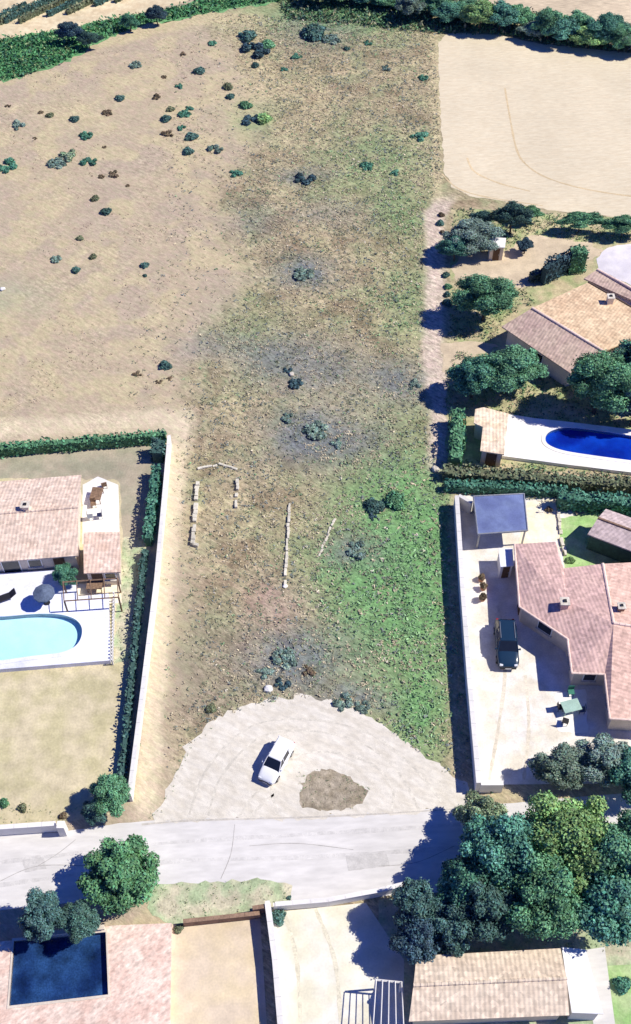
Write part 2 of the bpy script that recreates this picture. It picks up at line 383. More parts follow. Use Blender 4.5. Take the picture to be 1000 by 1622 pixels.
sheet('vineyard_soil', [(-260, -120), (420, -120), (330, -8), (240, 18), (160, 34), (80, 50), (0, 62), (-260, 110)], .004, M_vsoil, .8, .25)
sheet('undergrowth', [(-260, 112), (0, 62), (90, 48), (190, 28), (300, 6), (380, -20), (470, -20), (440, 4), (360, 16), (300, 28), (230, 40), (175, 58), (135, 82), (95, 102), (40, 122), (0, 130), (-260, 190)], .008, M_grn, .7, .5)
sheet('upland_field', [(700, -140), (1300, -140), (1300, 75), (1000, 48), (900, 30), (800, 12), (700, -2), (600, -40)], .006, M_upland, .8, .4)
WH = [(694, 72), (704, 56), (722, 52), (790, 55), (860, 70), (1000, 84), (1400, 120), (1400, 372), (1000, 346), (880, 334), (800, 320), (745, 310), (716, 296), (704, 270), (698, 180)]
sheet('stubble_field', WH, .006, M_wheat, .7, .16)
def ribbon(name, pts, w, z, m, kind='structure'):
    P = [G(x, y) for x, y in pts]; bm = bmesh.new(); prev = None
    # smooth with Catmull-Rom
    Q = []
    for i in range(len(P)-1):
        p0 = P[max(0, i-1)]; p1 = P[i]; p2 = P[i+1]; p3 = P[min(len(P)-1, i+2)]
        for k in range(8):
            t = k/8; Q.append(.5*((2*p1)+(-p0+p2)*t+(2*p0-5*p1+4*p2-p3)*t*t+(-p0+3*p1-3*p2+p3)*t**3))
    Q.append(P[-1])
    for i, p in enumerate(Q):
        d = (Q[min(i+1, len(Q)-1)]-Q[max(i-1, 0)]).normalized(); n = Vector((-d.y, d.x, 0)); ww = w*random.uniform(.6, 1.2)
        a = bm.verts.new((p+n*ww/2)+Vector((0, 0, z))); b = bm.verts.new((p-n*ww/2)+Vector((0, 0, z)))
        if prev: bm.faces.new((prev[0], prev[1], b, a))
        prev = (a, b)
    bmesh.ops.recalc_face_normals(bm, faces=bm.faces)
    for f in bm.faces:
        if f.normal.z < 0: f.normal_flip()
    return tag(from_bm(name, bm, m), kind=kind)
ribbon('wheel_rut', [(800, 140), (806, 175), (818, 235), (835, 262), (870, 283), (930, 300), (1010, 312), (1100, 320)], .28, .011, M_track)
ribbon('wheel_rut', [(740, 250), (752, 272), (790, 290), (840, 303)], .25, .011, M_track)
ribbon('wheel_rut', [(700, 275), (725, 298), (770, 312), (860, 326)], .22, .011, M_track)

LG = [(-260, 735), (0, 712), (258, 690), (252, 760), (236, 900), (218, 1060), (199, 1250), (175, 1290), (105, 1302), (0, 1312), (-260, 1335)]
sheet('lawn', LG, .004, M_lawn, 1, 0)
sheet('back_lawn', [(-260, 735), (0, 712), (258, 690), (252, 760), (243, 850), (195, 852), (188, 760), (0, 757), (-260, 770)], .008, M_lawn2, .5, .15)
sheet('side_lawn', [(196, 852), (240, 850), (232, 920), (222, 1040), (180, 1052), (186, 940)], .010, M_verge, .5, .12)
RD = [(-260, 1352), (0, 1322), (100, 1318), (190, 1303), (300, 1297), (500, 1291), (760, 1276), (1000, 1256), (1300, 1230), (1300, 1350), (1000, 1386), (720, 1412), (600, 1420), (470, 1432), (430, 1398), (260, 1402), (120, 1430), (0, 1442), (-260, 1475)]
sheet('road', RD, .008, M_road, .8, .05)
sheet('gravel_turning_area', [(236, 1304), (262, 1262), (282, 1222), (292, 1182), (338, 1140), (396, 1116), (470, 1102), (540, 1112), (602, 1144), (650, 1178), (702, 1216), (745, 1243), (765, 1279), (500, 1295), (300, 1301)], .013, M_gravel, .45, .28)
sheet('worn_earth_patch', [(478, 1242), (492, 1226), (516, 1218), (545, 1226), (566, 1240), (586, 1254), (572, 1272), (540, 1284), (500, 1282), (476, 1276)], .018, M_island, .25, .14)
sheet('verge', [(236, 1404), (300, 1398), (428, 1392), (462, 1402), (462, 1440), (410, 1440), (290, 1462), (262, 1462), (235, 1440)], .013, M_verge, .5, .15)
sheet('yard', [(268, 1463), (412, 1452), (428, 1700), (262, 1700)], .004, M_tanyd, 1, 0)
sheet('pale_yard', [(432, 1445), (580, 1430), (640, 1520), (640, 1700), (446, 1700)], .004, M_palyd, 1, 0)
sheet('garden_ground', [(600, 1425), (1300, 1380), (1300, 1700), (600, 1700)], .002, M_verge, 1, 0)
sheet('lawn', [(960, 1530), (1300, 1510), (1300, 1700), (985, 1700)], .006, M_lawng, 1, 0)
sheet('path', [(925, 1505), (958, 1500), (985, 1700), (950, 1700)], .009, M_road, 1, 0)
# right lower property
sheet('driveway', [(726, 785), (890, 782), (930, 850), (900, 1000), (1080, 1100), (1080, 1240), (762, 1243), (742, 1010)], .004, M_yard, 1, 0)
sheet('paving', [(835, 795), (884, 790), (888, 856), (822, 862)], .009, M_pave, .5, .03)
sheet('green_lawn', [(886, 822), (930, 812), (1200, 850), (1200, 905), (896, 902), (888, 865)], .009, M_lawng, .5, .08)
# right upper property
M_scrubg = mat('garden_scrub', lin(186, 172, 136), .2, 1.2, rgb2=lin(160, 168, 118), fine=5, bump=.4)
sheet('garden_ground', [(716, 330), (1300, 360), (1300, 760), (705, 738), (712, 560)], .004, M_scrubg, .8, .3)
M_dry = mat('dry_garden', lin(206, 188, 158), .12, 1.0, rgb2=lin(196, 178, 150), fine=5)
sheet('dry_garden', [(735, 400), (790, 400), (845, 372), (935, 385), (960, 400), (900, 425), (830, 455), (770, 450), (722, 448), (716, 420)], .008, M_dry, .5, .3)
sheet('dry_garden', [(700, 545), (760, 540), (790, 548), (730, 575), (700, 590)], .008, M_dry, .5, .2)

M_wear = mat('asphalt_wear', lin(206, 202, 195), .12, 1.5, fine=9)
M_crack = mat('asphalt_crack', lin(160, 155, 148), .2, 3)
M_kerb = mat('kerb_stone', lin(194, 187, 174), .15, 3)
ribbon('wheel_wear', [(-200, 1392), (0, 1366), (120, 1352), (280, 1334), (480, 1322), (700, 1308), (900, 1292), (1200, 1266)], .35, .013, M_wear)
ribbon('wheel_wear', [(-200, 1428), (0, 1402), (130, 1384), (280, 1364), (480, 1358), (700, 1344), (900, 1326), (1200, 1300)], .32, .013, M_wear)
ribbon('road_edge', [(225, 1306), (300, 1300), (400, 1297), (500, 1294), (620, 1288), (760, 1279)], .14, .021, M_kerb)
for q in ([(60, 1372), (92, 1352), (120, 1330)], [(350, 1392), (366, 1352), (372, 1306)], [(0, 1396), (60, 1372), (150, 1372)], [(600, 1372), (660, 1366), (720, 1340)], [(395, 1340), (470, 1336), (560, 1346)]):
    ribbon('road_crack', q, .04, .017, M_crack)
sheet('asphalt_patch', [(548, 1356), (612, 1350), (618, 1372), (552, 1380)], .0155, mat('asphalt_repair', lin(198, 194, 187), .12, 2, fine=9), .3, .04)
sheet('asphalt_patch', [(36, 1362), (70, 1358), (74, 1376), (40, 1382)], .0155, MATS['asphalt_repair'], .3, .04)
M_rut = mat('gravel_rut', lin(210, 203, 187), .18, 2, fine=9)
for q in ([(300, 1290), (330, 1215), (400, 1150), (490, 1140), (580, 1160), (650, 1210), (700, 1270)], [(330, 1292), (352, 1228), (412, 1168), (490, 1158), (570, 1176), (630, 1222), (664, 1284)], [(440, 1290), (432, 1240), (470, 1198), (530, 1192), (592, 1212), (622, 1250), (620, 1286)], [(380, 1292), (400, 1262), (420, 1246)], [(396, 1294), (420, 1270), (440, 1254)]):
    ribbon('wheel_rut', q, .22, .0165, M_rut)
for q in ([(452, 1450), (470, 1520), (476, 1620)], [(500, 1440), (530, 1520), (540, 1620)]): ribbon('wheel_rut', q, .3, .009, mat('yard_rut', lin(213, 206, 183), .15, 2))
for q in ([(775, 1235), (790, 1150), (800, 1060), (790, 960)], [(830, 1235), (838, 1150), (832, 1070)]): ribbon('wheel_rut', q, .28, .009, mat('drive_rut', lin(214, 204, 184), .15, 2))

# ------------------------------------------------------------------ foliage
LEAF = leaf_mat()
def crown_quads(lumps, nleaf, size, seed, flat=0.0):
    rng = np.random.default_rng(seed)
    C = np.array([l[:3] for l in lumps]); Rr = np.array([l[3] for l in lumps])
    w = Rr**2/np.sum(Rr**2); idx = rng.choice(len(lumps), nleaf, p=w)
    d = rng.normal(size=(nleaf, 3)); d[:, 2] = np.abs(d[:, 2])*1.0-.35*np.abs(d[:, 2])*(rng.random(nleaf) < .45)*3; d /= np.linalg.norm(d, axis=1, keepdims=True)
    rr = rng.uniform(.72, 1.10, nleaf)+np.maximum(0, rng.normal(-.05, .16, nleaf))
    P = C[idx]+d*(Rr[idx]*rr)[:, None]
    keep = np.ones(nleaf, bool)
    for k in range(len(lumps)):
        dist = np.linalg.norm((P-C[k])*np.array([1, 1, 1]), axis=1); keep &= ~((dist < Rr[k]*.68) & (idx != k))
    P = P[keep]; d = d[keep]; idx = idx[keep]; n = len(P)
    nrm = d+rng.normal(0, .55, (n, 3))+np.array([0, 0, .25])
    V = leaf_quads(P, nrm, np.full(n, size), rng)
    lt = rng.uniform(.65, 1.4, len(lumps))
    t = lt[idx]*rng.uniform(.6, 1.45, n)
    T = np.stack([t*rng.uniform(.8, 1.25, n), t, t*rng.uniform(.8, 1.15, n)], 1)
    return V, T
def core_quads(lumps, k=.72):
    out = []
    for (x, y, z, r) in lumps:
        bm = bmesh.new(); bmesh.ops.create_icosphere(bm, subdivisions=2, radius=r*k)
        for f in bm.faces:
            c = [v.co*random.uniform(.9, 1.06)+Vector((x, y, z)) for v in f.verts]; out.append([tuple(c[0]), tuple(c[1]), tuple(c[2]), tuple(c[2])])
        bm.free()
    return np.array(out)
def make_crown(kind, seed):
    rnd = random.Random(seed); lumps = []
    if kind == 'tree':                       # unit radius, centre 0
        lumps.append((0, 0, .0, .58))
        for i in range(30):
            a = i*2.4+rnd.uniform(-.5, .5); rad = rnd.uniform(.45, .86); lumps.append((rad*math.cos(a), rad*math.sin(a), rnd.uniform(-.4, .35)*(1.2-rad*.6), rnd.uniform(.12, .30)))
        for i in range(12):
            a = rnd.uniform(0, 6.283); rad = rnd.uniform(.0, .5); lumps.append((rad*math.cos(a), rad*math.sin(a), rnd.uniform(.35, .6), rnd.uniform(.14, .28)))
        n, s = (15000, .042) if seed < 105 else (26000, .030)
    elif kind == 'bush':
        lumps.append((0, 0, .25, .55))
        for i in range(8):
            a = rnd.uniform(0, 6.283); rad = rnd.uniform(.3, .68); lumps.append((rad*math.cos(a), rad*math.sin(a), rnd.uniform(.12, .4), rnd.uniform(.2, .38)))
        n, s = 1500, .11
    elif kind == 'loose':
        for i in range(12):
            a = rnd.uniform(0, 6.283); rad = rnd.uniform(.0, .8); lumps.append((rad*math.cos(a), rad*math.sin(a), rnd.uniform(.1, .3), rnd.uniform(.16, .32)))
        n, s = 1300, .11
    V, T = crown_quads(lumps, n, s, seed)
    K = core_quads(lumps, .72 if kind != 'loose' else .55)
    V = np.concatenate([V, K]); T = np.concatenate([T, np.full((len(K), 3), .8)])
    if kind != 'tree':
        V[..., 2] = np.maximum(V[..., 2], .0)
    return np_mesh('crown' if kind == 'tree' else 'bush', V, T, LEAF)
TREE = [make_crown('tree', 100+i) for i in range(5)]
BIGTREE = [make_crown('tree', 110+i) for i in range(3)]
BUSH = [make_crown('bush', 200+i) for i in range(5)]
LOOSE = [make_crown('loose', 300+i) for i in range(3)]
def trunk_bm(H, r, seed, cr=2.0):
    rnd = random.Random(seed); bm = bmesh.new(); pts = [Vector((0, 0, -.05))]
    for i in range(4): pts.append(Vector((rnd.uniform(-.12, .12)*H*.2, rnd.uniform(-.12, .12)*H*.2, H*.5*(i+1)/4)))
    for i in range(4): add_tube(bm, pts[i], pts[i+1], r*(1-.15*i), r*(1-.15*(i+1)), 8)
    for i in range(6):
        a = i*1.05+rnd.uniform(0, .5); b = pts[3 if i % 2 else 4]
        e = b+Vector((math.cos(a)*cr*.45, math.sin(a)*cr*.45, rnd.uniform(.05, .14)*H)); add_tube(bm, b, e, r*.4, r*.15, 6)
        add_tube(bm, e, e+Vector((math.cos(a+.6)*cr*.2, math.sin(a+.6)*cr*.2, H*.03)), r*.15, r*.06, 5)
    return bm
_tn = 0
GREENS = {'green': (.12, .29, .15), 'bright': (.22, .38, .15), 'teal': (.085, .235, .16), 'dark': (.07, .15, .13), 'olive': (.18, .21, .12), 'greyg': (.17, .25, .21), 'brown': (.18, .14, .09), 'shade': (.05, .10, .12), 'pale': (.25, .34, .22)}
def tree(px, py, r, H, colr, label, name='tree', ry=None, cat='tree', group=None, flat=.75):
    """px,py,r describe the crown on the survey; H the tree's height"""
    global _tn; _tn += 1
    zc = H*.55; p = G(px, py, zc); s = S(py, zc); rx = r/s; ry_ = (ry or r)/s if ry else rx
    rnd = random.Random(_tn)
    t = thing(name, label, cat, (p.x, p.y, 0), 0, group)
    from_bm('trunk', trunk_bm(H*.9, max(.09, H*.03), _tn, min(rx, ry_)), M_trunk, t)
    c = link(bpy.data.objects.new('crown', BIGTREE[_tn % 3] if rx > 3.1 else TREE[_tn % 5]), t)
    c.location = (0, 0, zc); c.rotation_euler = (0, 0, rnd.uniform(0, 6.28) if not ry else rnd.choice([0, 3.14159]))
    c.scale = (rx, ry_, min(H*.46, rx*1.0)); v = rnd.uniform(.88, 1.15)
    b = GREENS[colr]; c.color = (b[0]*v, b[1]*v, b[2]*v*rnd.uniform(.9, 1.1), 1)
    return t
def bush(px, py, r, colr, label, h=None, group=None, loose=False, name='bush', cat='bush', ry=None):
    global _tn; _tn += 1
    p = G(px, py, .3); s = S(py); rx = r/s; rnd = random.Random(_tn)
    o = link(bpy.data.objects.new(name, (LOOSE[_tn % 3] if loose else BUSH[_tn % 5])))
    o.location = (p.x, p.y, -.02); o.scale = (rx, (ry/s if ry else rx*.9), h or rx*1.0); o.rotation_euler = (0, 0, rnd.uniform(0, 6.28) if not ry else 0)
    b = GREENS[colr]; v = rnd.uniform(.85, 1.15); o.color = (b[0]*v, b[1]*v, b[2]*v, 1)
    return tag(o, label, cat, group)
def hedge(pts, w, h, colr, label, name='hedge', zpix=None, dens=26, size=.17, cat='hedge', group=None):
    """clipped hedge along survey points: leaf faces over a solid core"""
    global _tn; _tn += 1; rng = np.random.default_rng(_tn)
    P = [G(x, y, h if zpix is None else zpix) for x, y in pts]; Vs = []; Ts = []; org = Vector((P[0].x, P[0].y, 0))
    for a, b in zip(P[:-1], P[1:]):
        a = np.array(a-org)*[1, 1, 0]; b = np.array(b-org)*[1, 1, 0]; L = np.linalg.norm(b-a); d = (b-a)/L; nn = np.array([-d[1], d[0], 0])
        area = L*(w+2*h); n = int(area*dens); u = rng.random(n)*L; sidec = rng.random(n)*(w+2*h)
        lat = np.where(sidec < w, sidec-w/2, np.where(sidec < w+h, w/2, -w/2)); z = np.where(sidec < w, h, np.where(sidec < w+h, sidec-w, sidec-w-h))
        bulge = 1+.22*(vnoise(u*.9+_tn, u*0+_tn)-.5)*2; topv = 1+.16*(vnoise(u*.7+_tn*3, u*0)-.5)*2
        C = a+d*u[:, None]+nn*(lat*bulge)[:, None]; C[:, 2] = z*topv; C += rng.normal(0, .06, C.shape)
        nr = np.zeros((n, 3)); nr[:, 2] = (sidec < w); nr += nn*(np.sign(lat)*(sidec >= w))[:, None]; nr += rng.normal(0, .5, nr.shape)
        Vs.append(leaf_quads(C, nr, np.full(n, size), rng)); t = rng.uniform(.6, 1.4, n)*(.8+.4*vnoise(u*1.3, u*0+3)); Ts.append(np.stack([t*rng.uniform(.8, 1.2, n), t, t], 1))
        wi, hi = w*.36, h*.86
        c8 = [a+nn*wi, a-nn*wi, b-nn*wi, b+nn*wi]; t8 = [c+np.array([0, 0, hi]) for c in c8]
        Vs.append(np.array([t8]+[[c8[i], c8[(i+1) % 4], t8[(i+1) % 4], t8[i]] for i in range(4)])); Ts.append(np.full((5, 3), .7))
    V = np.concatenate(Vs); V[..., 2] = np.maximum(V[..., 2], 0)
    o = link(bpy.data.objects.new(name, np_mesh(name, V, np.concatenate(Ts), LEAF))); o.location = org
    b = GREENS[colr]; o.color = (*b, 1)
    return tag(o, label, cat, group)

# ------------------------------------------------------------------ walls
def wall(pts, h, t, label, m=M_wall, name='boundary_wall', cope=True, cat='wall', seed=0, mc=None):
    """masonry wall whose top runs through the survey points; capped with a coping"""
    P = [G(x, y, h) for x, y in pts]; base = thing(name, label, cat, (P[0].x, P[0].y, 0)); O = base.location.copy()
    bm = bmesh.new(); bc = bmesh.new()
    for i in range(len(P)-1):
        a, b = P[i], P[i+1]; d = (b-a); L = d.length; ang = math.atan2(d.y, d.x); c = (a+b)/2-O
        add_box(bm, (c.x, c.y, (h-.06)/2), (L+(t if i < len(P)-2 else 0), t-.002*i, h-.06-.001*i), ang)
        n = max(1, int(L/1.0)); dd = d.normalized()
        for k in range(n):
            q = a+dd*(L*(k+.5)/n)-O; add_box(bc, (q.x, q.y, h-.03-.0015*i), (L/n-.015, t+.08, .06), ang)
    from_bm('masonry', bm, m, base); from_bm('coping', bc, mc or m, base)
    return base

wall([(268, 690), (262, 760), (247, 920), (226, 1090), (207, 1240), (205, 1258)], 1.4, .24, 'long white boundary wall between the dry plot and the lawn with the turquoise pool')
wall([(724, 786), (733, 930), (744, 1075), (759, 1240)], 1.6, .32, 'tall white boundary wall between the green scrub and the driveway with the dark blue car')
wall([(762, 1240), (798, 1240)], 1.5, .3, 'short white wall closing the driveway corner by the turning area', name='boundary_wall')
wall([(727, 784), (748, 796)], 1.6, .25, 'stub of white wall beside the blue grey carport, at the driveway top corner')
wall([(-200, 1330), (0, 1310), (88, 1304)], 1.3, .28, 'white street wall below the dry lawn with the turquoise pool')
boxobj('gate_pillar', (0, 0, .8), (.55, .55, 1.6), M_wall); o = bpy.data.objects['gate_pillar']; p = G(96, 1306, 1.6); o.location = (p.x, p.y, 0); tag(o, 'white gate pillar at the end of the street wall near the small tree', 'pillar')
wall([(40, 1482), (165, 1468)], .9, .25, 'low pale wall behind the dark blue pool at lower left', m=M_cream)
wall([(290, 1459), (412, 1446)], .9, .22, 'low brown wall along the top of the tan yard', m=M_brownw, mc=M_brownw)
wall([(424, 1430), (436, 1520), (446, 1640)], 1.4, .34, 'white wall dividing the tan yard from the pale yard')
wall([(400, 1438), (425, 1434)], 1.3, .22, 'short brown gate wall beside the top of the dividing white wall', m=M_brownw)
wall([(436, 1432), (520, 1425), (600, 1410), (640, 1400)], 1.1, .25, 'white street wall along the top of the pale yard, running into the big trees')

# ------------------------------------------------------------------ the buildings
T_rose = tile_mat('rose_tiles', lin(214, 178, 160), lin(200, 168, 152), 0)
T_pink = tile_mat('pink_tiles', lin(220, 194, 172), lin(228, 206, 186), R(2))
T_mauve = tile_mat('mauve_tiles', lin(211, 178, 166), lin(200, 167, 158), R(-10))
T_mauve2 = tile_mat('brown_mauve_tiles', lin(196, 168, 154), lin(208, 184, 164), R(35))
T_tan = tile_mat('tan_tiles', lin(224, 198, 162), lin(206, 176, 142), R(35))
T_bot = tile_mat('sand_tiles', lin(226, 208, 184), lin(218, 198, 174), R(0))
T_hut = tile_mat('pale_mauve_boards', lin(206, 186, 180), lin(190, 172, 168), R(55))
def Pz(l): return [G(x, y, z) for x, y, z in l]
def roof_faces(name, faces, m, parent, O, thick=.14):
    bm = bmesh.new()
    for P in faces:
        P = ccw([Vector(p) for p in P]); n = len(P); t = [bm.verts.new(p-O) for p in P]; b = [bm.verts.new(p-O-Vector((0, 0, thick))) for p in P]
        bm.faces.new(t); bm.faces.new(b[::-1])
        for i in range(n): bm.faces.new((b[i], b[(i+1) % n], t[(i+1) % n], t[i]))
    return from_bm(name, bm, m, parent)
def ridge_caps(parent, O, lines, m, r=.13, part='ridge_tiles'):
    for a, b in lines:
        bm = bmesh.new()
        a = Vector(a)-O; b = Vector(b)-O; n = max(2, int((b-a).length/.45))
        for k in range(n):
            p = a.lerp(b, k/n); q = a.lerp(b, (k+1.08)/n); add_tube(bm, p, q, r*1.08, r*.9, 8)
        from_bm(part, bm, m, parent)
def walls_from(parent, O, P, h, inset, m, name='wall'):
    """outer walls on the inset outline; h = wall-top height"""
    P = ccw([Vector((p.x, p.y, 0)) for p in P]); n = len(P); Q = []
    for i in range(n):
        a, b, c = P[i-1], P[i], P[(i+1) % n]; d1 = (b-a).normalized(); d2 = (c-b).normalized()
        n1 = Vector((-d1.y, d1.x, 0)); n2 = Vector((-d2.y, d2.x, 0)); k = n1+n2; k = k/max(.3, k.dot(k)/2) if k.length > .1 else n1
        Q.append(b+k*inset)
    bm = bmesh.new(); prism_bm(bm, [q-O for q in Q], 0, h)
    from_bm(name, bm, m, parent); return Q
def opening(parent, O, a, b, u, w, z0, z1, kind='window', shutters=False):
    """window or door on the wall running a->b at fraction u"""
    d = (b-a).normalized(); nrm = Vector((d.y, -d.x, 0)); c = a.lerp(b, u)-O; ang = math.atan2(d.y, d.x); zc = (z0+z1)/2
    f = boxobj(kind, (0, 0, 0), (w, .08, z1-z0), M_whitep if kind == 'window' else M_door, parent); f.location = (c.x+nrm.x*.03, c.y+nrm.y*.03, zc); f.rotation_euler = (0, 0, ang)
    if kind == 'window':
        g = boxobj('pane', (0, -.035, 0), (w-.14, .03, z1-z0-.14), M_glass, f)
        s = boxobj('sill', (0, -.08, -(z1-z0)/2-.04), (w+.2, .18, .06), M_stone, f)
    else:
        g = boxobj('handle', (w*.38, -.07, 0), (.04, .06, .14), M_metal, f)
    return f
def chimney(parent, O, px, py, z0, z1, s=.6, m=M_cream):
    p = G(px, py, z1)-O; bm = bmesh.new(); add_box(bm, (p.x, p.y, (z0+z1)/2), (s, s, z1-z0))
    c = from_bm('chimney', bm, m, parent); boxobj('chimney_cap', (p.x, p.y, z1+.05), (s+.18, s+.18, .1), M_stone, c)
    boxobj('flue', (p.x, p.y, z1+.14), (s*.45, s*.45, .1), M_black, c); return c
def gable(label, A, B, C, D, He, Hr, mroof, mwall, name='house', inset=.35, capm=None, part_name='roof', cat='house'):
    """A,B far eave, D,C near eave (survey points at eaves height); ridge half way"""
    a, b, c, d = [G(*q, He) for q in (A, B, C, D)]; O = Vector((a.x, a.y, 0)).lerp(Vector((c.x, c.y, 0)), .5)
    t = thing(name, label, cat, O); r1 = (a+d)/2; r2 = (b+c)/2; r1.z = r2.z = Hr
    roof_faces(part_name, [[a, b, r2, r1], [r1, r2, c, d]], mroof, t, O)
    ridge_caps(t, O, [(r1, r2)], capm or mroof)
    Q = walls_from(t, O, [a, b, c, d], He-.14, inset, mwall)
    # gable triangles
    for (p, q, r) in ((a, d, r1), (b, c, r2)):
        bm = bmesh.new()
        w = (r2-r1).normalized()*(inset if r is r1 else -inset); e = (q-p).normalized()*inset
        v = [p+w+e-Vector((0, 0, .15)), q+w-e-Vector((0, 0, .15)), r+w-Vector((0, 0, .2))]
        v2 = [x+(r2-r1).normalized()*(.2 if r is r1 else -.2) for x in v]
        A1 = [bm.verts.new(x-O) for x in v]; A2 = [bm.verts.new(x-O) for x in v2]
        bm.faces.new(A1); bm.faces.new(A2[::-1])
        for i in range(3): bm.faces.new((A1[i], A2[i], A2[(i+1) % 3], A1[(i+1) % 3]))
        bmesh.ops.recalc_face_normals(bm, faces=bm.faces); from_bm('gable', bm, mwall, t)
    return t, O, Q, (r1, r2)

# left house
lh, O, Q, rr = gable('long pink tiled house beside the turquoise pool', (-160, 776), (129, 752), (124, 880), (-165, 902), 2.5, 3.5, T_pink, M_cream)
a, b = Q[0], Q[1]
Qs = sorted(Q, key=lambda q: q.y)[:2]; Qs.sort(key=lambda q: q.x)
for u, w, z0, z1, k in ((.62, 1.6, 0, 2.1, 'window'), (.76, 1.2, .9, 2.0, 'window'), (.9, .95, 0, 2.1, 'door')):
    opening(lh, O, Qs[0], Qs[1], u, w, z0, z1, k)
chimney(lh, O, 40, 800, 2.8, 4.0, .6)
# lower roofed wing and its open porch
wv = [(132, 843, 2.5), (190, 842, 2.5), (191, 906, 2.2), (133, 908, 2.2)]; P = Pz(wv); O = Vector((P[0].x, P[0].y, 0)).lerp(Vector((P[2].x, P[2].y, 0)), .5)
ann = thing('annexe', 'small pink tiled annexe at the right end of the long house', 'annexe', O)
roof_faces('roof', [P], tile_mat('pink_annexe_tiles', lin(224, 192, 168), lin(236, 210, 190), 0), ann, O)
Q = walls_from(ann, O, P, 2.05, .2, M_cream)
Qs = sorted(Q, key=lambda q: q.y)[:2]; Qs.sort(key=lambda q: q.x); opening(ann, O, Qs[0], Qs[1], .3, .95, 0, 2, 'door'); opening(ann, O, Qs[0], Qs[1], .72, 1.0, .9, 1.9)
# paved court behind the annexe
sheet('paving', [(131, 768), (155, 755), (188, 768), (190, 860), (131, 862)], .014, M_white, .5, .02)
sheet('paving', [(120, 925), (192, 922), (193, 955), (120, 958)], .014, M_pave, .5, .02)
def pergola(label, pts, h, nb, m, name='pergola', post=.12, beams=True):
    P = [G(x, y, h) for x, y in pts]; O = Vector((sum(p.x for p in P)/4, sum(p.y for p in P)/4, 0)); t = thing(name, label, 'pergola', O)
    for p in P: q = p-O; boxobj('post', (q.x, q.y, h/2), (post, post, h), m, t)
    bm = bmesh.new(); a, b, c, d = [p-O for p in P]
    for s, e in ((a, b), (d, c)): add_tube(bm, s, e, .07, .07, 4)
    from_bm('beam', bm, m, t); bm = bmesh.new()
    for k in range(nb): add_tube(bm, a.lerp(b, k/(nb-1))+Vector((0, 0, .12)), d.lerp(c, k/(nb-1))+Vector((0, 0, .12)), .045, .045, 4)
    from_bm('slats', bm, m, t); return t
pergola('dark wooden pergola on the terrace below the annexe', [(100, 922), (186, 916), (188, 946), (102, 952)], 2.2, 5, M_wood)

# raised terrace with the turquoise pool
def smooth_loop(pts, z, n=8):
    P = [G(x, y, z) for x, y in pts]; Q = []
    m = len(P)
    for i in range(m):
        p0, p1, p2, p3 = P[i-1], P[i], P[(i+1) % m], P[(i+2) % m]
        for k in range(n):
            t = k/n; Q.append(.5*((2*p1)+(-p0+p2)*t+(2*p0-5*p1+4*p2-p3)*t*t+(-p0+3*p1-3*p2+p3)*t**3))
    return ccw(Q)
def offset_loop(P, d):
    out = []; n = len(P)
    for i in range(n):
        t = (P[(i+1) % n]-P[i-1]); t.z = 0; t.normalize(); out.append(P[i]+Vector((t.y, -t.x, 0))*d)
    return out
def pool(loop, z, label, basin_m, water_m, cope_m, drop=.1, wc=.35, steps=None):
    c = sum(loop, Vector())/len(loop); O = Vector((c.x, c.y, 0)); t = thing('swimming_pool', label, 'swimming pool', O); n = len(loop)
    bm = bmesh.new(); top = [bm.verts.new((p.x-O.x, p.y-O.y, z-.001)) for p in loop]; bot = [bm.verts.new((p.x-O.x, p.y-O.y, .022)) for p in loop]
    for i in range(n): bm.faces.new((top[i], top[(i+1) % n], bot[(i+1) % n], bot[i]))
    bm.faces.new(bot); from_bm('basin', bm, basin_m, t)
    bm = bmesh.new(); lp = offset_loop(loop, -.004); bm.faces.new([bm.verts.new((p.x-O.x, p.y-O.y, z-drop)) for p in lp]); from_bm('water', bm, water_m, t)
    bm = bmesh.new(); o2 = offset_loop(loop, wc)
    i0 = offset_loop(loop, -.03)
    A = [bm.verts.new((p.x-O.x, p.y-O.y, z+.04)) for p in i0]; B = [bm.verts.new((p.x-O.x, p.y-O.y, z+.04)) for p in o2]
    A2 = [bm.verts.new((p.x-O.x, p.y-O.y, z-.02)) for p in i0]; B2 = [bm.verts.new((p.x-O.x, p.y-O.y, z-.02)) for p in o2]
    for i in range(n):
        j = (i+1) % n
        for q in ((A[i], B[i], B[j], A[j]), (B[i], B2[i], B2[j], B[j]), (A2[i], A[i], A[j], A2[j])): bm.faces.new(q)
    bmesh.ops.recalc_face_normals(bm, faces=bm.faces); from_bm('coping', bm, cope_m, t)
    return t, O
ZL = .55
lp = smooth_loop([(-90, 985), (-40, 978), (10, 976), (62, 972), (100, 974), (124, 984), (131, 1002), (122, 1022), (98, 1034), (50, 1040), (-10, 1048), (-70, 1050), (-110, 1030), (-112, 1002)], ZL)
sheet('terrace', [(-260, 930), (0, 908), (118, 900), (124, 945), (172, 940), (175, 1046), (0, 1060), (-260, 1086)], ZL, M_lilac, 2, 0, hole=lp, thick=ZL, zpix=ZL)
M_turq = mat('pale_blue_liner', lin(222, 246, 250), .05, 1)
pool(lp, ZL, 'pale turquoise pool with a rounded end in the white terrace', M_turq, water_mat('clear_water', (.84, .98, .985)), M_lilac)
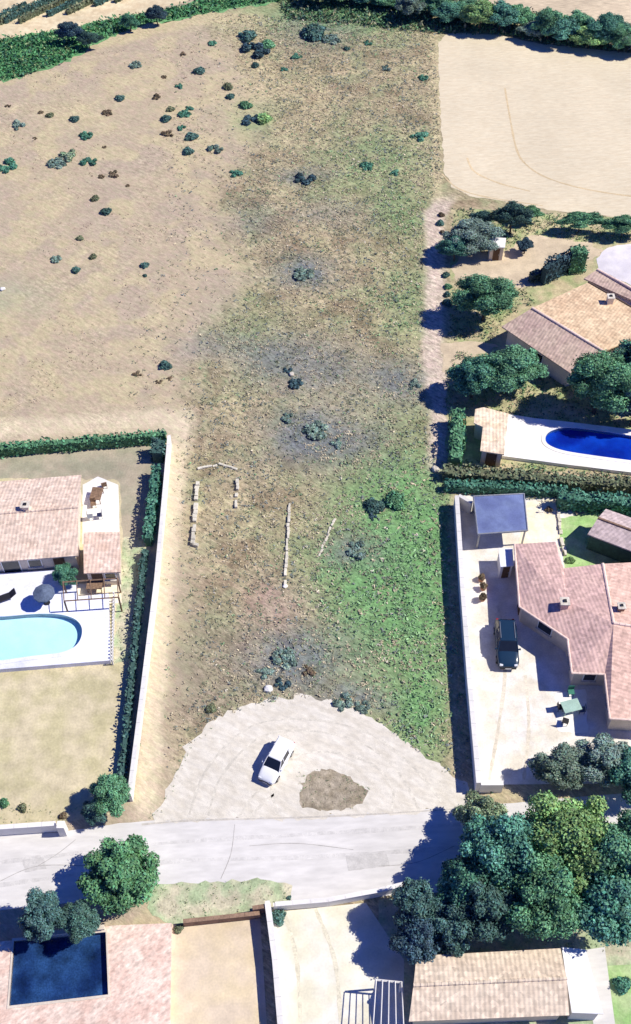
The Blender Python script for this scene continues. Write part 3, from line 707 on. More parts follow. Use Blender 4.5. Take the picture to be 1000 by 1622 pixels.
# terrace furniture
def parasol(px, py, r, h, m, label, z0=0):
    p = G(px, py, h); t = thing('parasol', label, 'parasol', (p.x, p.y, z0)); bm = bmesh.new()
    n = 10; h -= z0; tip = bm.verts.new((0, 0, h+.35)); ring = [bm.verts.new((r*math.cos(6.283*i/n), r*math.sin(6.283*i/n), h-.1)) for i in range(n)]
    lo = [bm.verts.new(v.co-Vector((0, 0, .15))) for v in ring]
    for i in range(n): bm.faces.new((tip, ring[i], ring[(i+1) % n])); bm.faces.new((ring[i], lo[i], lo[(i+1) % n], ring[(i+1) % n]))
    from_bm('canopy', bm, m, t); bm = bmesh.new(); add_cyl(bm, (0, 0, h/2), .03, h, 8); from_bm('pole', bm, M_metal, t)
    bm = bmesh.new(); add_cyl(bm, (0, 0, .05), .28, .1, 16); from_bm('base', bm, M_black, t); return t
parasol(69, 938, .95, 2.2, M_cloth, 'round slate grey parasol on the white terrace between pool and house', ZL)
def table_set(px, py, m, label, tm, nchairs, z0=0, r=.6, rz=0):
    p = G(px, py, z0+.7); t = thing('garden_table', label, 'table', (p.x, p.y, z0), rz); bm = bmesh.new(); add_box(bm, (0, 0, .72), (r*2, r*1.4, .05), 0, .01); from_bm('table_top', bm, tm, t)
    for sx in (-1, 1):
        for sy in (-1, 1): boxobj('leg', (sx*(r-.1), sy*(r*.7-.1), .347), (.06, .06, .695), tm, t)
    return t, p
def chair(px, py, rz, m, label, z0=0, group=None):
    p = G(px, py, z0+.4); t = thing('garden_chair', label, 'chair', (p.x, p.y, z0), rz, group)
    boxobj('seat', (0, 0, .44), (.5, .5, .06), m, t, bevel=.01); boxobj('backrest', (0, .24, .73), (.5, .05, .5), m, t, bevel=.01)
    for sx in (-1, 1):
        for sy in (-1, 1): boxobj('leg', (sx*.21, sy*.2, .205), (.04, .04, .41), m, t)
    return t
def lounger(px, py, rz, m, label, z0=0):
    p = G(px, py, z0+.3); t = thing('sun_lounger', label, 'sun lounger', (p.x, p.y, z0), rz)
    boxobj('bed', (0, -.25, .32), (.65, 1.4, .1), m, t, bevel=.02); b = boxobj('backrest', (0, 0, 0), (.65, .65, .1), m, t, bevel=.02); b.location = (0, .72, .5); b.rotation_euler = (R(35), 0, 0)
    for sx in (-1, 1):
        for sy in (-.8, .4): boxobj('leg', (sx*.27, sy, .135), (.05, .05, .27), M_metal, t)
    return t
lounger(8, 946, R(-65), M_black, 'dark sun lounger on the white terrace at the left edge', ZL)
table_set(153, 782, M_wood, 'dark wooden table in the white court beside the pink roof', M_wood, 0, 0, .75, R(85))
chair(148, 798, R(10), M_wood, 'dark wooden chair just below the table in the white court')
chair(165, 768, R(200), M_wood, 'dark wooden chair at the top right of the table in the white court')
chair(143, 818, R(100), M_metal, 'grey chair standing left in the lower half of the white court')
chair(158, 816, R(-80), M_metal, 'grey chair standing right in the lower half of the white court')
table_set(150, 926, M_wood, 'low brown table under the pergola below the annexe', M_wood, 0, 0, .7)
# slatted white fence right of the terrace
P0, P1 = G(180, 938, .9), G(177, 1044, .9); t = thing('picket_fence', 'low white picket fence along the right side of the pool terrace', 'fence', (P0.x, P0.y, 0)); bm = bmesh.new(); n = 20
for k in range(n+1): q = P0.lerp(P1, k/n)-P0; add_box(bm, (q.x, q.y, .45), (.12, .12, .9))
from_bm('pickets', bm, M_wall, t); bm = bmesh.new()
for z in (.3, .75): add_tube(bm, Vector((0, 0, z)), (P1-P0)+Vector((0, 0, z)), .035, .035, 4)
from_bm('rail', bm, M_wall, t)

# right lower house: hipped mauve roof on an angled plan
He = 2.5
E = dict(a=(815, 862), b=(880, 858), c=(893, 900), d=(955, 893), e=(1140, 884), f=(1140, 1150), g=(966, 1138), h=(958, 1068), i=(906, 1066), j=(899, 1012), k=(823, 961))
E = {k: G(*v, He) for k, v in E.items()}
r1 = G(850, 905, 2.95); r2 = G(898, 952, 3.15); r3 = G(972, 987, 3.35); r4 = G(1120, 1010, 3.35)
O = Vector((E['i'].x, E['i'].y, 0)); rh = thing('house', 'large mauve tiled house with a stepped front beside the driveway', 'house', O)
e = E
roof_faces('roof', [[e['a'], e['b'], r1], [e['b'], e['c'], r2], [e['b'], r2, r1], [e['c'], e['d'], r2], [e['d'], r3, r2], [e['j'], e['i'], r3], [e['j'], r3, r2], [e['k'], e['j'], r2], [e['k'], r2, r1], [e['a'], r1, e['k']], [e['i'], e['h'], r3]], T_mauve, rh, O)
roof_faces('wing_roof', [[e['d'], e['e'], r4], [e['d'], r4, r3], [e['e'], e['f'], r4], [e['h'], e['g'], r3], [e['g'], e['f'], r4], [e['g'], r4, r3]], tile_mat('salmon_tiles', lin(228, 192, 172), lin(220, 184, 166), R(-70)), rh, O)
M_ridge = mat('ridge_tile', lin(232, 206, 190), .12, 3)
ridge_caps(rh, O, [(e['d'], r3), (r3, r4)], M_ridge, .13)
ridge_caps(rh, O, [(e['a'], e['k']), (e['k'], e['j']), (e['j'], e['i']), (e['i'], e['h']), (e['h'], e['g']), (e['g'], e['f'])], M_ridge, .09, 'eaves_tiles')
Q = walls_from(rh, O, [e[k] for k in 'abcdefghijk'], He-.14, .35, M_cream)
Q2 = walls_from.__name__
nQ = len(Q)
for i in range(nQ):
    A_, B_ = Q[i], Q[(i+1) % nQ]; L = (B_-A_).length
    d_ = (B_-A_).normalized(); nrm = Vector((d_.y, -d_.x, 0))
    if L > 2.2 and (nrm.y < -.2 or nrm.x < -.5) and A_.x < 42:
        opening(rh, O, A_, B_, .5, min(1.4, L*.4), .9, 2.05)
        if L > 5: opening(rh, O, A_, B_, .82, .95, 0, 2.1, 'door')
chimney(rh, O, 895, 953, 2.7, 3.7, .62, mat('mauve_render', lin(205, 172, 160), .1, 2))
chimney(rh, O, 985, 960, 2.9, 3.6, .5, M_brownw)
# carport
P = Pz([(750, 786, 2.4), (830, 782, 2.4), (836, 840, 2.3), (757, 846, 2.3)]); O = Vector((sum(p.x for p in P)/4, sum(p.y for p in P)/4, 0))
cp = thing('carport', 'flat blue grey roofed carport in the top corner of the driveway', 'carport', O)
roof_faces('roof', [P], mat('blue_grey_membrane', lin(118, 132, 172), .12, 1.4, rgb2=lin(104, 116, 160), rough=.6), cp, O, .18)
ridge_caps(cp, O, [(P[i], P[(i+1) % 4]) for i in range(4)], M_metal, .07, 'edge_trim')
for p in P:
    q = (p-O)*.92; boxobj('post', (q.x, q.y, 1.1), (.14, .14, 2.2), M_metal, cp)
q0 = [(P[0]-O)*.95, (P[1]-O)*.95]; bm = bmesh.new(); c = (q0[0]+q0[1])/2; add_box(bm, (c.x, c.y, 1.05), ((q0[1]-q0[0]).length, .1, 2.1)); from_bm('back_panel', bm, M_cloth, cp)
# white shed next to the house
P = Pz([(790, 868, 1.8), (812, 868, 1.8), (814, 896, 1.8), (793, 898, 1.8)]); O = Vector((sum(p.x for p in P)/4, sum(p.y for p in P)/4, 0))
sh = thing('garden_shed', 'small white shed squeezed between the carport and the mauve roof', 'shed', O)
roof_faces('roof', [P], M_whitep, sh, O, .08); Qs = walls_from(sh, O, P, 1.7, .08, M_wall); Qs = sorted(Qs, key=lambda q: q.y)[:2]; Qs.sort(key=lambda q: q.x); opening(sh, O, Qs[0], Qs[1], .5, .6, 0, 1.6, 'door')
# hut with a pitched roof on the green lawn
ht, O, Q, rr = gable('mauve grey wooden hut standing askew on the small green lawn', (960, 806), (1080, 848), (1050, 892), (931, 846), 2.3, 2.8, T_hut, mat('dark_green_boards', (.04, .09, .08), .2, 3), name='hut', inset=.2, capm=M_brownw, cat='hut')
# right upper house
He = 2.6
L0 = G(795, 517, He); L1 = G(904, 591, He); R0 = G(843, 488, 3.6); R1 = G(957, 557, 3.6)
V0 = G(932, 447, 2.9); V1 = G(1050, 515, 2.9); R0b = R0; O = Vector((L1.x, L1.y, 0))
dirv = (R1-R0); 
uh = thing('house', 'tan and brown tiled house set diagonally among the garden trees', 'house', O)
roof_faces('roof', [[L0, R0, R1, L1]], T_mauve2, uh, O)
roof_faces('back_roof', [[R0, V0, V1, R1]], T_tan, uh, O)
U0 = G(946, 427, 3.3); U1 = G(1090, 505, 3.3); V0b = G(925, 441, 2.95); V1b = V1+Vector((0, 0, .05))
roof_faces('upper_roof', [[V0b, U0, U1, V1b+Vector((1.5, .8, 0))]], T_mauve2, uh, O)
ridge_caps(uh, O, [(R0, R1), (U0, U1)], M_ridge, .15)
M_dk = mat('dark_flashing', (.10, .07, .06), .2, 3)  # dark brown flashing along the roof valley
ridge_caps(uh, O, [(V0, V1)], M_dk, .12, 'valley_gutter')
def low(p, h=2.45): return Vector((p.x, p.y, h))
Qw = walls_from(uh, O, [L0, L1, R1, V1, U1, U0, R0], 2.42, .45, M_cream)
Wl = sorted(Qw, key=lambda q: q.x)[:1]
opening(uh, O, L0+Vector((.45, .0, 0)), L1+Vector((.45, .3, 0)), .5, 1.3, .9, 2.0)
chimney(uh, O, 968, 470, 2.9, 3.8, .6)
# white slatted pergola against its near side
pergola('white slatted pergola along the near side of the diagonal house', [(942, 552), (1002, 520), (1014, 536), (954, 568)], 2.3, 9, M_wall)
# concrete court behind it
sheet('concrete_court', [(945, 410), (962, 392), (1010, 384), (1200, 380), (1200, 480), (1000, 452), (948, 427)], .02, mat('pale_concrete', lin(222, 216, 216), .06, 1.2, rgb2=lin(210, 204, 208)), .6, .08)
P = Pz([(775, 375, 1.9), (802, 377, 1.9), (800, 392, 1.9), (776, 391, 1.9)]); O = Vector((sum(p.x for p in P)/4, sum(p.y for p in P)/4, 0))
sh = thing('garden_shed', 'little white roofed shed under the dark trees near the stubble field', 'shed', O); roof_faces('roof', [P], M_wall, sh, O, .1); Qs = walls_from(sh, O, P, 1.75, .1, M_cream); Qs = sorted(Qs, key=lambda q: q.y)[:2]; Qs.sort(key=lambda q: q.x); opening(sh, O, Qs[0], Qs[1], .5, .7, 0, 1.6, 'door')
# pool house, white paving and blue pool
ZP = .4
lp = smooth_loop([(864, 692), (874, 682), (900, 677), (950, 682), (1000, 690), (1070, 700), (1110, 712), (1112, 730), (1080, 740), (1000, 730), (940, 722), (892, 714), (868, 704)], ZP)
sheet('pool_terrace', [(800, 655), (846, 662), (900, 668), (1000, 680), (1200, 712), (1200, 778), (1000, 748), (900, 736), (796, 722)], ZP, M_white, 2, 0, hole=lp, thick=ZP, zpix=ZP)
pool(lp, ZP, 'deep blue pool in white paving behind the hedge', mat('blue_liner', lin(30, 84, 190), .12, .8, rgb2=lin(14, 44, 150)), water_mat('deep_water', (.45, .75, 1.0)), M_white)
P = Pz([(753, 648, 2.3), (766, 645, 2.3), (806, 655, 2.3), (799, 720, 2.1), (761, 714, 2.1), (765, 676, 2.2), (751, 670, 2.2)]); O = Vector((P[3].x, P[3].y, 0))
ph = thing('pool_house', 'cream roofed pool house at the left end of the blue pool terrace', 'pool house', O)
roof_faces('roof', [P], tile_mat('cream_tiles', lin(236, 210, 176), lin(242, 222, 196), R(5)), ph, O); Q = walls_from(ph, O, P, 2.0, .2, M_cream)
Qs = sorted(Q, key=lambda q: q.y)[:2]; Qs.sort(key=lambda q: q.x); opening(ph, O, Qs[0], Qs[1], .5, 1.0, 0, 1.9, 'door')
# bottom house
bh, O, Q, rr = gable('sand tiled house at the bottom edge under the big trees', (660, 1514), (888, 1502), (902, 1608), (648, 1618), 2.6, 3.3, T_bot, M_cream)
P = Pz([(890, 1500, 2.5), (928, 1504, 2.5), (956, 1606, 2.3), (906, 1604, 2.3)]); O = Vector((sum(p.x for p in P)/4, sum(p.y for p in P)/4, 0))
an = thing('annexe', 'flat white roofed annexe at the right end of the sand tiled house', 'annexe', O); roof_faces('roof', [P], M_whitep, an, O, .12); walls_from(an, O, P, 2.2, .15, M_wall)
pergola('white beamed pergola left of the sand tiled house', [(596, 1552), (636, 1556), (640, 1640), (590, 1640)], 2.3, 5, M_wall, post=.14)
# lower left: pink paving with a dark pool
ZB = .5
lp = ccw([G(x, y, ZB) for x, y in [(22, 1490), (168, 1476), (172, 1576), (14, 1594)]])
sheet('pink_terrace', [(-260, 1512), (40, 1488), (178, 1466), (272, 1462), (268, 1700), (-260, 1700)], ZB, M_pinkp, 2, 0, hole=lp, thick=ZB, zpix=ZB)
pool(lp, ZB, 'square dark blue pool in the pink paving at lower left', mat('navy_liner', lin(80, 104, 136), .45, .9, rgb2=lin(44, 62, 98)), water_mat('dark_water', (.5, .68, .86)), M_cream, wc=.2, drop=.25)

# ------------------------------------------------------------------ vehicles
def loft(bm, st, n=20):
    """st: (x, zlo, zhi, halfwidth, power) sections"""
    prev = None
    rings = []
    for x, zl, zh, w, pw in st:
        r = []
        for k in range(n):
            a = 2*math.pi*k/n; c, s = math.cos(a), math.sin(a)
            r.append(bm.verts.new((x, w*math.copysign(abs(c)**(2/pw), c), (zl+zh)/2+(zh-zl)/2*math.copysign(abs(s)**(2/pw), s))))
        rings.append(r)
    for A, B in zip(rings[:-1], rings[1:]):
        for k in range(n): bm.faces.new((A[k], A[(k+1) % n], B[(k+1) % n], B[k]))
    bm.faces.new(rings[0][::-1]); bm.faces.new(rings[-1])
    bmesh.ops.recalc_face_normals(bm, faces=bm.faces)
def car(px, py, head, paint, label, van=False):
    """head = direction of the nose on plan"""
    p = G(px, py, .8); t = thing('parked_car', label, 'car', (p.x, p.y, .015), head)
    H = 1.75 if van else 1.68; Lh = 2.3; W = .92
    st = [(-Lh, .42, .85, .70, 5), (-Lh+.12, .3, 1.0, .84, 5), (-1.6, .26, 1.08, W, 5), (0, .25, 1.08, W, 5), (1.0, .26, 1.05, W, 5), (1.5, .27, 1.0, .9, 5), (2.0, .3, .9, .85, 4.5), (Lh-.08, .35, .78, .74, 4), (Lh, .42, .68, .6, 4)]
    bm = bmesh.new(); loft(bm, st, 28); from_bm('body', bm, paint, t, True)
    xr, xf = (-2.15, 1.1) if van else (-2.1, 1.05)      # cabin base
    tr, tf = (-1.95, .35) if van else (-1.7, .35)       # roof line
    def cab(x0, x1, z0, z1, w0, w1, X0, X1):
        b = bmesh.new(); v = [b.verts.new(c) for c in ((x0, -w0, z0), (x1, -w0, z0), (x1, w0, z0), (x0, w0, z0), (X0, -w1, z1), (X1, -w1, z1), (X1, w1, z1), (X0, w1, z1))]
        for f in ((0, 3, 2, 1), (4, 5, 6, 7), (0, 1, 5, 4), (1, 2, 6, 5), (2, 3, 7, 6), (3, 0, 4, 7)): b.faces.new([v[i] for i in f])
        bmesh.ops.bevel(b, geom=list(b.edges), offset=.05, segments=2, affect='EDGES', profile=.5); return b
    g = from_bm('cabin_glass', cab(xr, xf, 1.0, H-.06, .84, .68, tr, tf), M_glass, t)
    bm = cab(tr-.03, tf+.02, H-.09, H, .70, .66, tr+.02, tf-.04); from_bm('roof', bm, paint, t)
    for s in (-1, 1):
        for (x0, x1) in (((xf-.03), (tf)), (.02, -.02), (-1.05, -1.05), (xr+.03, tr)):
            bm = bmesh.new(); add_tube(bm, (x0, s*.845, 1.03), (x1, s*.695, H-.06), .045, .04, 5); from_bm('pillar', bm, paint, t)
    if van:
        bm = cab(-2.16, -1.1, 1.02, H-.04, .855, .70, -1.97, -1.15); from_bm('rear_panel', bm, paint, t)
    else:
        for s in (-1, 1): boxobj('roof_rail', (-.7, s*.6, H+.03), (1.6, .04, .04), M_metal, t)
    rotx = Matrix.Rotation(math.pi/2, 4, 'X')
    for sx in (-1.4, 1.42):
        for s in (-1, 1):
            bm = bmesh.new(); add_cyl(bm, (0, 0, 0), .34, .24, 24, rot=rotx); w = from_bm('wheel', bm, M_rubber, t); w.location = (sx, s*.82, .34)
            bm = bmesh.new(); add_cyl(bm, (0, s*.125, 0), .21, .02, 16, rot=rotx); from_bm('rim', bm, M_rim, w)
    if van: t.scale = (.84, .84, .84)
    for s in (-1, 1):
        boxobj('headlight', (2.14, s*.6, .76), (.22, .28, .14), M_lamp, t, bevel=.03); boxobj('tail_light', (-2.24, s*.68, .85), (.12, .2, .24), M_red, t, bevel=.02)
        boxobj('side_mirror', (.8, s*.98, 1.08), (.14, .2, .13), paint, t, bevel=.03)
    boxobj('bumper', (2.26, 0, .46), (.16, 1.35, .2), M_black, t, bevel=.04); boxobj('rear_bumper', (-2.28, 0, .46), (.14, 1.5, .2), M_black, t, bevel=.04)
    boxobj('grille', (2.29, 0, .62), (.06, .7, .1), M_black, t); boxobj('number_plate', (2.345, 0, .46), (.02, .5, .11), M_whitep, t)
    return t
d = G(420, 1235)-G(455, 1172); car(438, 1203, math.atan2(d.y, d.x), M_whitep, 'white van like car parked on the gravel turning area', True)
d = G(806, 1056)-G(800, 985); car(803, 1018, math.atan2(d.y, d.x), M_bluep, 'dark blue estate car parked on the cream driveway')

# ------------------------------------------------------------------ remains and small things in the plot
M_found = mat('bleached_stone', lin(208, 201, 182), .15, 2.5, bump=.3)
def strip_wall(pts, h, w, label, seed):
    rnd = random.Random(seed); P = [G(x, y, h) for x, y in pts]; O = Vector((P[0].x, P[0].y, 0)); bm = bmesh.new()
    for a, b in zip(P[:-1], P[1:]):
        L = (b-a).length; n = max(1, int(L/.42)); ang = math.atan2((b-a).y, (b-a).x)
        for k in range(n):
            if rnd.random() < .04: continue
            q = a.lerp(b, (k+.5)/n)-O; hh = h*rnd.uniform(.6, 1.15); add_box(bm, (q.x+rnd.uniform(-.05, .05), q.y+rnd.uniform(-.05, .05), hh/2), (L/n*rnd.uniform(.85, 1.15), w*rnd.uniform(.75, 1.15), hh), ang+rnd.uniform(-.12, .12), .02)
    o = from_bm('foundation_wall', bm, M_found); o.location = O; return tag(o, label, 'ruined wall', 'low remains of foundations in the scrub')
strip_wall([(313, 762), (305, 860), (314, 862)], .35, .38, 'longest bright pale foundation line in the scrub, nearest the left boundary wall', 1)
strip_wall([(346, 733), (376, 742)], .15, .22, 'faint pale foundation piece bridging to the short upright line', 6)
strip_wall([(377, 758), (373, 803)], .25, .30, 'short pale foundation line in the scrub, second from the left', 2)
strip_wall([(459, 797), (455, 865), (451, 925)], .22, .24, 'thin pale foundation line in the middle of the scrub, right of the short one', 3)
strip_wall([(345, 735), (312, 742)], .18, .25, 'faint pale foundation line crossing the top of the longest one', 4)
strip_wall([(530, 822), (505, 880)], .10, .2, 'faint slanting foundation line beside the bright green scrub', 5)
def rock(px, py, r, m, label, seed):
    rnd = random.Random(seed); p = G(px, py, r*.5); bm = bmesh.new(); bmesh.ops.create_icosphere(bm, subdivisions=2, radius=r)
    for v in bm.verts: v.co *= rnd.uniform(.8, 1.15); v.co.z *= .6
    o = from_bm('boulder', bm, m); o.location = (p.x, p.y, r*.3); return tag(o, label, 'rock')
rock(425, 1090, .38, M_wall, 'white boulder at the top edge of the gravel turning area', 1)
rock(462, 592, .28, M_stone, 'small pale rock beside the darkest bush in the middle of the scrub', 2)
rock(452, 928, .22, M_wall, 'small white rock at the lower end of the thin middle foundation line', 3)
rock(4, 457, .3, M_wall, 'small white rock at the left edge of the dry field', 4)
rock(690, 742, .4, M_stone, 'pale boulder at the end of the footpath by the hedge', 5)
# planters along the driveway wall
for i, (px, py, h, lab) in enumerate([(763, 916, .55, 'topmost'), (766, 930, .6, 'middle'), (765, 947, .75, 'lowest and largest')]):
    p = G(px, py, .3); t = thing('potted_plant', f'brown potted plant beside the driveway wall, {lab} of three', 'potted plant', (p.x, p.y, 0), 0, 'potted plants along the driveway wall')
    bm = bmesh.new(); add_cyl(bm, (0, 0, .2), .22, .4, 14, .3); from_bm('pot', bm, M_pipe, t)
    f = link(bpy.data.objects.new('foliage', BUSH[i]), t); f.location = (0, 0, .36); f.scale = (.42, .42, h); f.color = (*GREENS['brown'], 1)
# garden set before the mauve house
sheet('paving', [(880, 1098), (928, 1092), (932, 1160), (884, 1160)], .010, M_white, .4, .1)
table_set(905, 1118, M_wall, 'pale garden table on the white paving in front of the mauve house', mat('sage_paint', (.35, .5, .42), .1, 2), 0, 0, .75, R(15))
chair(888, 1120, R(95), M_black, 'dark garden chair left of the pale garden table')
chair(896, 1142, R(160), M_black, 'dark garden chair below the pale garden table')
chair(905, 1096, R(0), mat('green_paint', (.05, .2, .14), .1, 2), 'green garden chair above the pale garden table')
chair(922, 1124, R(-90), M_cloth, 'grey garden chair right of the pale garden table')
boxobj('low_wall_stub', (0, 0, 0), (.1, .1, .1), M_wall); bpy.data.objects.remove(bpy.data.objects['low_wall_stub'])
# pale edging line of stones at the green lawn
strip = strip_wall([(884, 800), (890, 850), (896, 878)], .25, .28, 'stone edging between the cream paving and the green lawn', 9); strip.name = 'stone_edging'; strip['category'] = 'edging'; del strip['group']
# vineyard rows
ORD = ['first', 'second', 'third', 'fourth', 'fifth', 'sixth', 'seventh', 'eighth', 'ninth', 'tenth', 'eleventh', 'twelfth', 'thirteenth', 'fourteenth', 'fifteenth']
for i, (x, y, L) in enumerate([(-38, 44, 80), (-8, 38, 78), (6, 33, 100), (30, 33, 100), (76, 22, 70), (106, 19, 70), (150, 6, 60), (182, 0, 60)]):
    hedge([(x, y), (x+L, y-L*.47)], .55, .8, 'olive' if i % 2 else 'dark', f'low dark vine row on pale soil, {ORD[i]} from the left in the corner vineyard', 'vine_row', zpix=.4, dens=16, size=.2, cat='vine row', group='vine rows in the corner vineyard')

# ------------------------------------------------------------------ hedges
hedge([(-200, 728), (0, 706), (120, 696), (200, 690), (262, 684)], .8, 1.3, 'green', 'long thin dark hedge along the top of the dry back lawn')
hedge([(252, 694), (248, 715)], 1.3, 1.7, 'dark', 'short thick dark hedge at the top corner of the left boundary wall')
hedge([(247, 735), (244, 765), (238, 812), (233, 850)], .7, 1.5, 'teal', 'thin green hedge inside the upper stretch of the left boundary wall')
hedge([(229, 868), (214, 1010), (203, 1120), (192, 1228)], .45, .9, 'dark', 'low thin dark hedge inside the lower stretch of the left boundary wall', dens=30, size=.14)
hedge([(702, 742), (780, 748), (880, 756), (1000, 764), (1150, 780)], 1.2, 1.2, 'olive', 'long loose olive green hedge running below the blue pool terrace')
hedge([(705, 764), (800, 768), (900, 774)], .9, 1.0, 'teal', 'lower dark hedge behind the blue grey carport')
hedge([(886, 782), (1000, 790), (1150, 806)], 1.2, 1.8, 'teal', 'dense dark hedge behind the wooden hut')
hedge([(724, 648), (728, 680), (722, 722)], 1.3, 1.8, 'green', 'upright green hedge left of the cream roofed pool house')
hedge([(930, 398), (905, 400)], 1.3, 3.2, 'green', 'tall clipped green hedge casting a long shadow near the pale court', zpix=2.6)
hedge([(862, 432), (905, 408)], .9, 2.6, 'shade', 'slanting dark hedge standing in for the long shadow across the dry garden', zpix=1.6)  # dark leaves laid along the cast shadow of the tall hedge
hedge([(840, 440), (868, 430)], .7, 1.2, 'shade', 'low dark hedge standing in for the shadow tip left of the slanting one', zpix=.6)  # added low strip of dark leaves for the end of that shadow

# ------------------------------------------------------------------ trees
tree(172, 1258, 34, 3.6, 'green', 'small green tree at the foot of the left boundary wall')
tree(150, 1285, 22, 2.4, 'dark', 'low dark tree between the street wall and the small green tree')
tree(190, 1386, 62, 5.0, 'green', 'large round green tree standing on the near side of the road')
tree(66, 1452, 40, 5.0, 'dark', 'dark tree between the road and the dark blue pool')
tree(126, 1456, 34, 4.4, 'dark', 'small dark tree right behind the dark blue pool')
tree(806, 1352, 80, 7.6, 'teal', 'big leafy tree at the left end of the group below the turning area')
tree(905, 1335, 88, 8.2, 'bright', 'biggest bright green tree in the middle of the lower right group')
tree(1000, 1355, 80, 9.0, 'green', 'big green tree at the right edge below the driveway')
tree(860, 1410, 74, 8.0, 'green', 'green tree directly above the sand tiled roof')
tree(960, 1425, 70, 7.0, 'teal', 'dark green tree above the white roofed annexe')
tree(765, 1292, 40, 4.4, 'pale', 'pale green tree at the roadside below the closing white wall')
tree(738, 1402, 50, 6.0, 'teal', 'deep green tree at the left tip of the big group below the road')
tree(770, 1440, 52, 7.0, 'dark', 'dark green tree above the left corner of the sand tiled roof')
tree(662, 1432, 44, 5.0, 'dark', 'low dark tree added as cast shadow over the street wall beside the pale yard')  # dark crown put where the big trees' shadow lies on the yard
tree(665, 1480, 46, 4.6, 'shade', 'near black tree added as cast shadow between the pale yard and sand tiled roof')  # darkest of three added crowns, its colour stands in for tree shadow
tree(712, 1468, 46, 5.0, 'dark', 'dark tree added as cast shadow at top left of the sand tiled roof')  # extra dark crown filling out the shadow of the big group
tree(890, 1215, 48, 3.8, 'greyg', 'grey green tree below the garden table, left of a pair', ry=38)
tree(955, 1205, 52, 4.2, 'greyg', 'grey green tree below the mauve house, middle of the clump', ry=42)
tree(1010, 1225, 50, 4.2, 'teal', 'green tree at the right edge below the mauve house')
tree(103, 912, 21, 2.8, 'teal', 'small dark palm like tree between the long house and its terrace')
# upper right garden
tree(748, 372, 46, 4.4, 'greyg', 'grey green spreading tree left of the little white shed, above the dry garden', ry=36)
tree(722, 392, 30, 3.4, 'teal', 'dark green tree nearest the footpath, left of the little white shed', ry=18)
tree(812, 342, 34, 4.6, 'dark', 'dark tree behind the little white shed at the edge of the stubble field', ry=15)
tree(762, 348, 20, 3.0, 'dark', 'small dark tree at the top left of the garden below the stubble field', ry=11)
tree(833, 388, 14, 2.2, 'shade', 'small dark tree to the right of the little white shed')
tree(836, 338, 26, 2.6, 'green', 'green tree at the bottom left edge of the stubble field', ry=12)
tree(920, 349, 42, 3.0, 'green', 'wide green tree below the stubble field, between two others', ry=14)
tree(990, 356, 38, 3.2, 'green', 'wide green tree below the stubble field at the right edge', ry=16)
tree(770, 470, 58, 5.9, 'green', 'wide green tree left above the tip of the diagonal roof', ry=40)
tree(806, 585, 62, 6.2, 'green', 'round green tree just below the diagonal house', ry=46)
tree(752, 596, 40, 5.4, 'teal', 'dark green tree left of the round one below the diagonal house', ry=34)
tree(955, 604, 66, 8.0, 'green', 'big green tree at the right between the diagonal house and the blue pool', ry=48)
tree(1020, 575, 50, 8.0, 'teal', 'big green tree cut by the right edge beside the diagonal house')
tree(1010, 640, 46, 5.6, 'dark', 'dark green tree hanging over the far side of the blue pool', ry=26)
for i, (x, y, r, c, l) in enumerate([(699, 338, 7, 'brown', 'tiny brown bush at the top of the footpath beside the stubble field'), (698, 352, 9, 'dark', 'small dark bush under the tiny brown one by the footpath'), (702, 366, 6, 'brown', 'tiny reddish bush above the dark spreading tree'),
        (707, 433, 8, 'dark', 'small dark bush by the footpath below the dark spreading tree'), (710, 452, 8, 'green', 'small green bush on the footpath edge left of the wide green tree'), (709, 465, 8, 'dark', 'small dark bush between footpath and wide green tree, middle of three'), (710, 478, 11, 'dark', 'dark bush just above the dark round tree by the footpath'),
        (870, 805, 8, 'brown', 'brown bush in the corner of the cream paving'), (905, 885, 9, 'bright', 'small bright bush where the green lawn meets the mauve roof'),
        (35, 1278, 10, 'olive', 'olive bush at the lower edge of the dry lawn above the street wall'), (6, 1270, 12, 'green', 'green bush at the left edge of the dry lawn above the street wall'), (100, 1290, 9, 'brown', 'brown bush beside the white gate pillar'),
        (440, 1452, 17, 'dark', 'dark bush in the top corner of the pale yard'), (283, 1468, 10, 'olive', 'olive bush at the left end of the low brown wall'), (458, 1420, 5, 'dark', 'tiny dark bush on the road verge above the street wall'),
        (780, 1244, 12, 'teal', 'dark bush against the short closing wall'), (985, 1560, 20, 'teal', 'green bush on the small lawn at the bottom right corner'),
        (215, 1330, 9, 'pale', 'pale low bush on the roadside above the large round tree')]):
    bush(x, y, r, c, l)

# tree belt along the top
belt = [(470, -12, 22, 3), (505, -6, 24, 3.4), (545, -10, 22, 3.2), (580, 2, 22, 3.4), (615, 4, 24, 3.6), (650, 10, 24, 3.8), (684, 12, 26, 4), (712, 24, 24, 4), (742, 16, 26, 4.4), (762, 30, 26, 4.2), (795, 28, 28, 4.6), (822, 36, 24, 4.2), (850, 52, 22, 3.6), (872, 40, 26, 4.4), (890, 56, 26, 4.2), (915, 44, 28, 4.8), (935, 60, 26, 4.4), (962, 52, 28, 4.8), (985, 64, 26, 4.2), (1012, 58, 30, 4.8), (1050, 70, 30, 4.8)]
cols = ['teal', 'green', 'bright', 'teal', 'green', 'greyg', 'green']
look = {'dark': 'dark bluish', 'teal': 'deep green', 'green': 'green', 'bright': 'light green', 'greyg': 'greyish', 'shade': 'near black'}
words = ['leftmost', 'second', 'third', 'fourth', 'fifth', 'sixth', 'seventh', 'eighth', 'ninth', 'tenth', 'eleventh', 'twelfth', 'thirteenth', 'fourteenth', 'fifteenth', 'sixteenth', 'seventeenth', 'eighteenth', 'nineteenth', 'twentieth', 'twenty first']
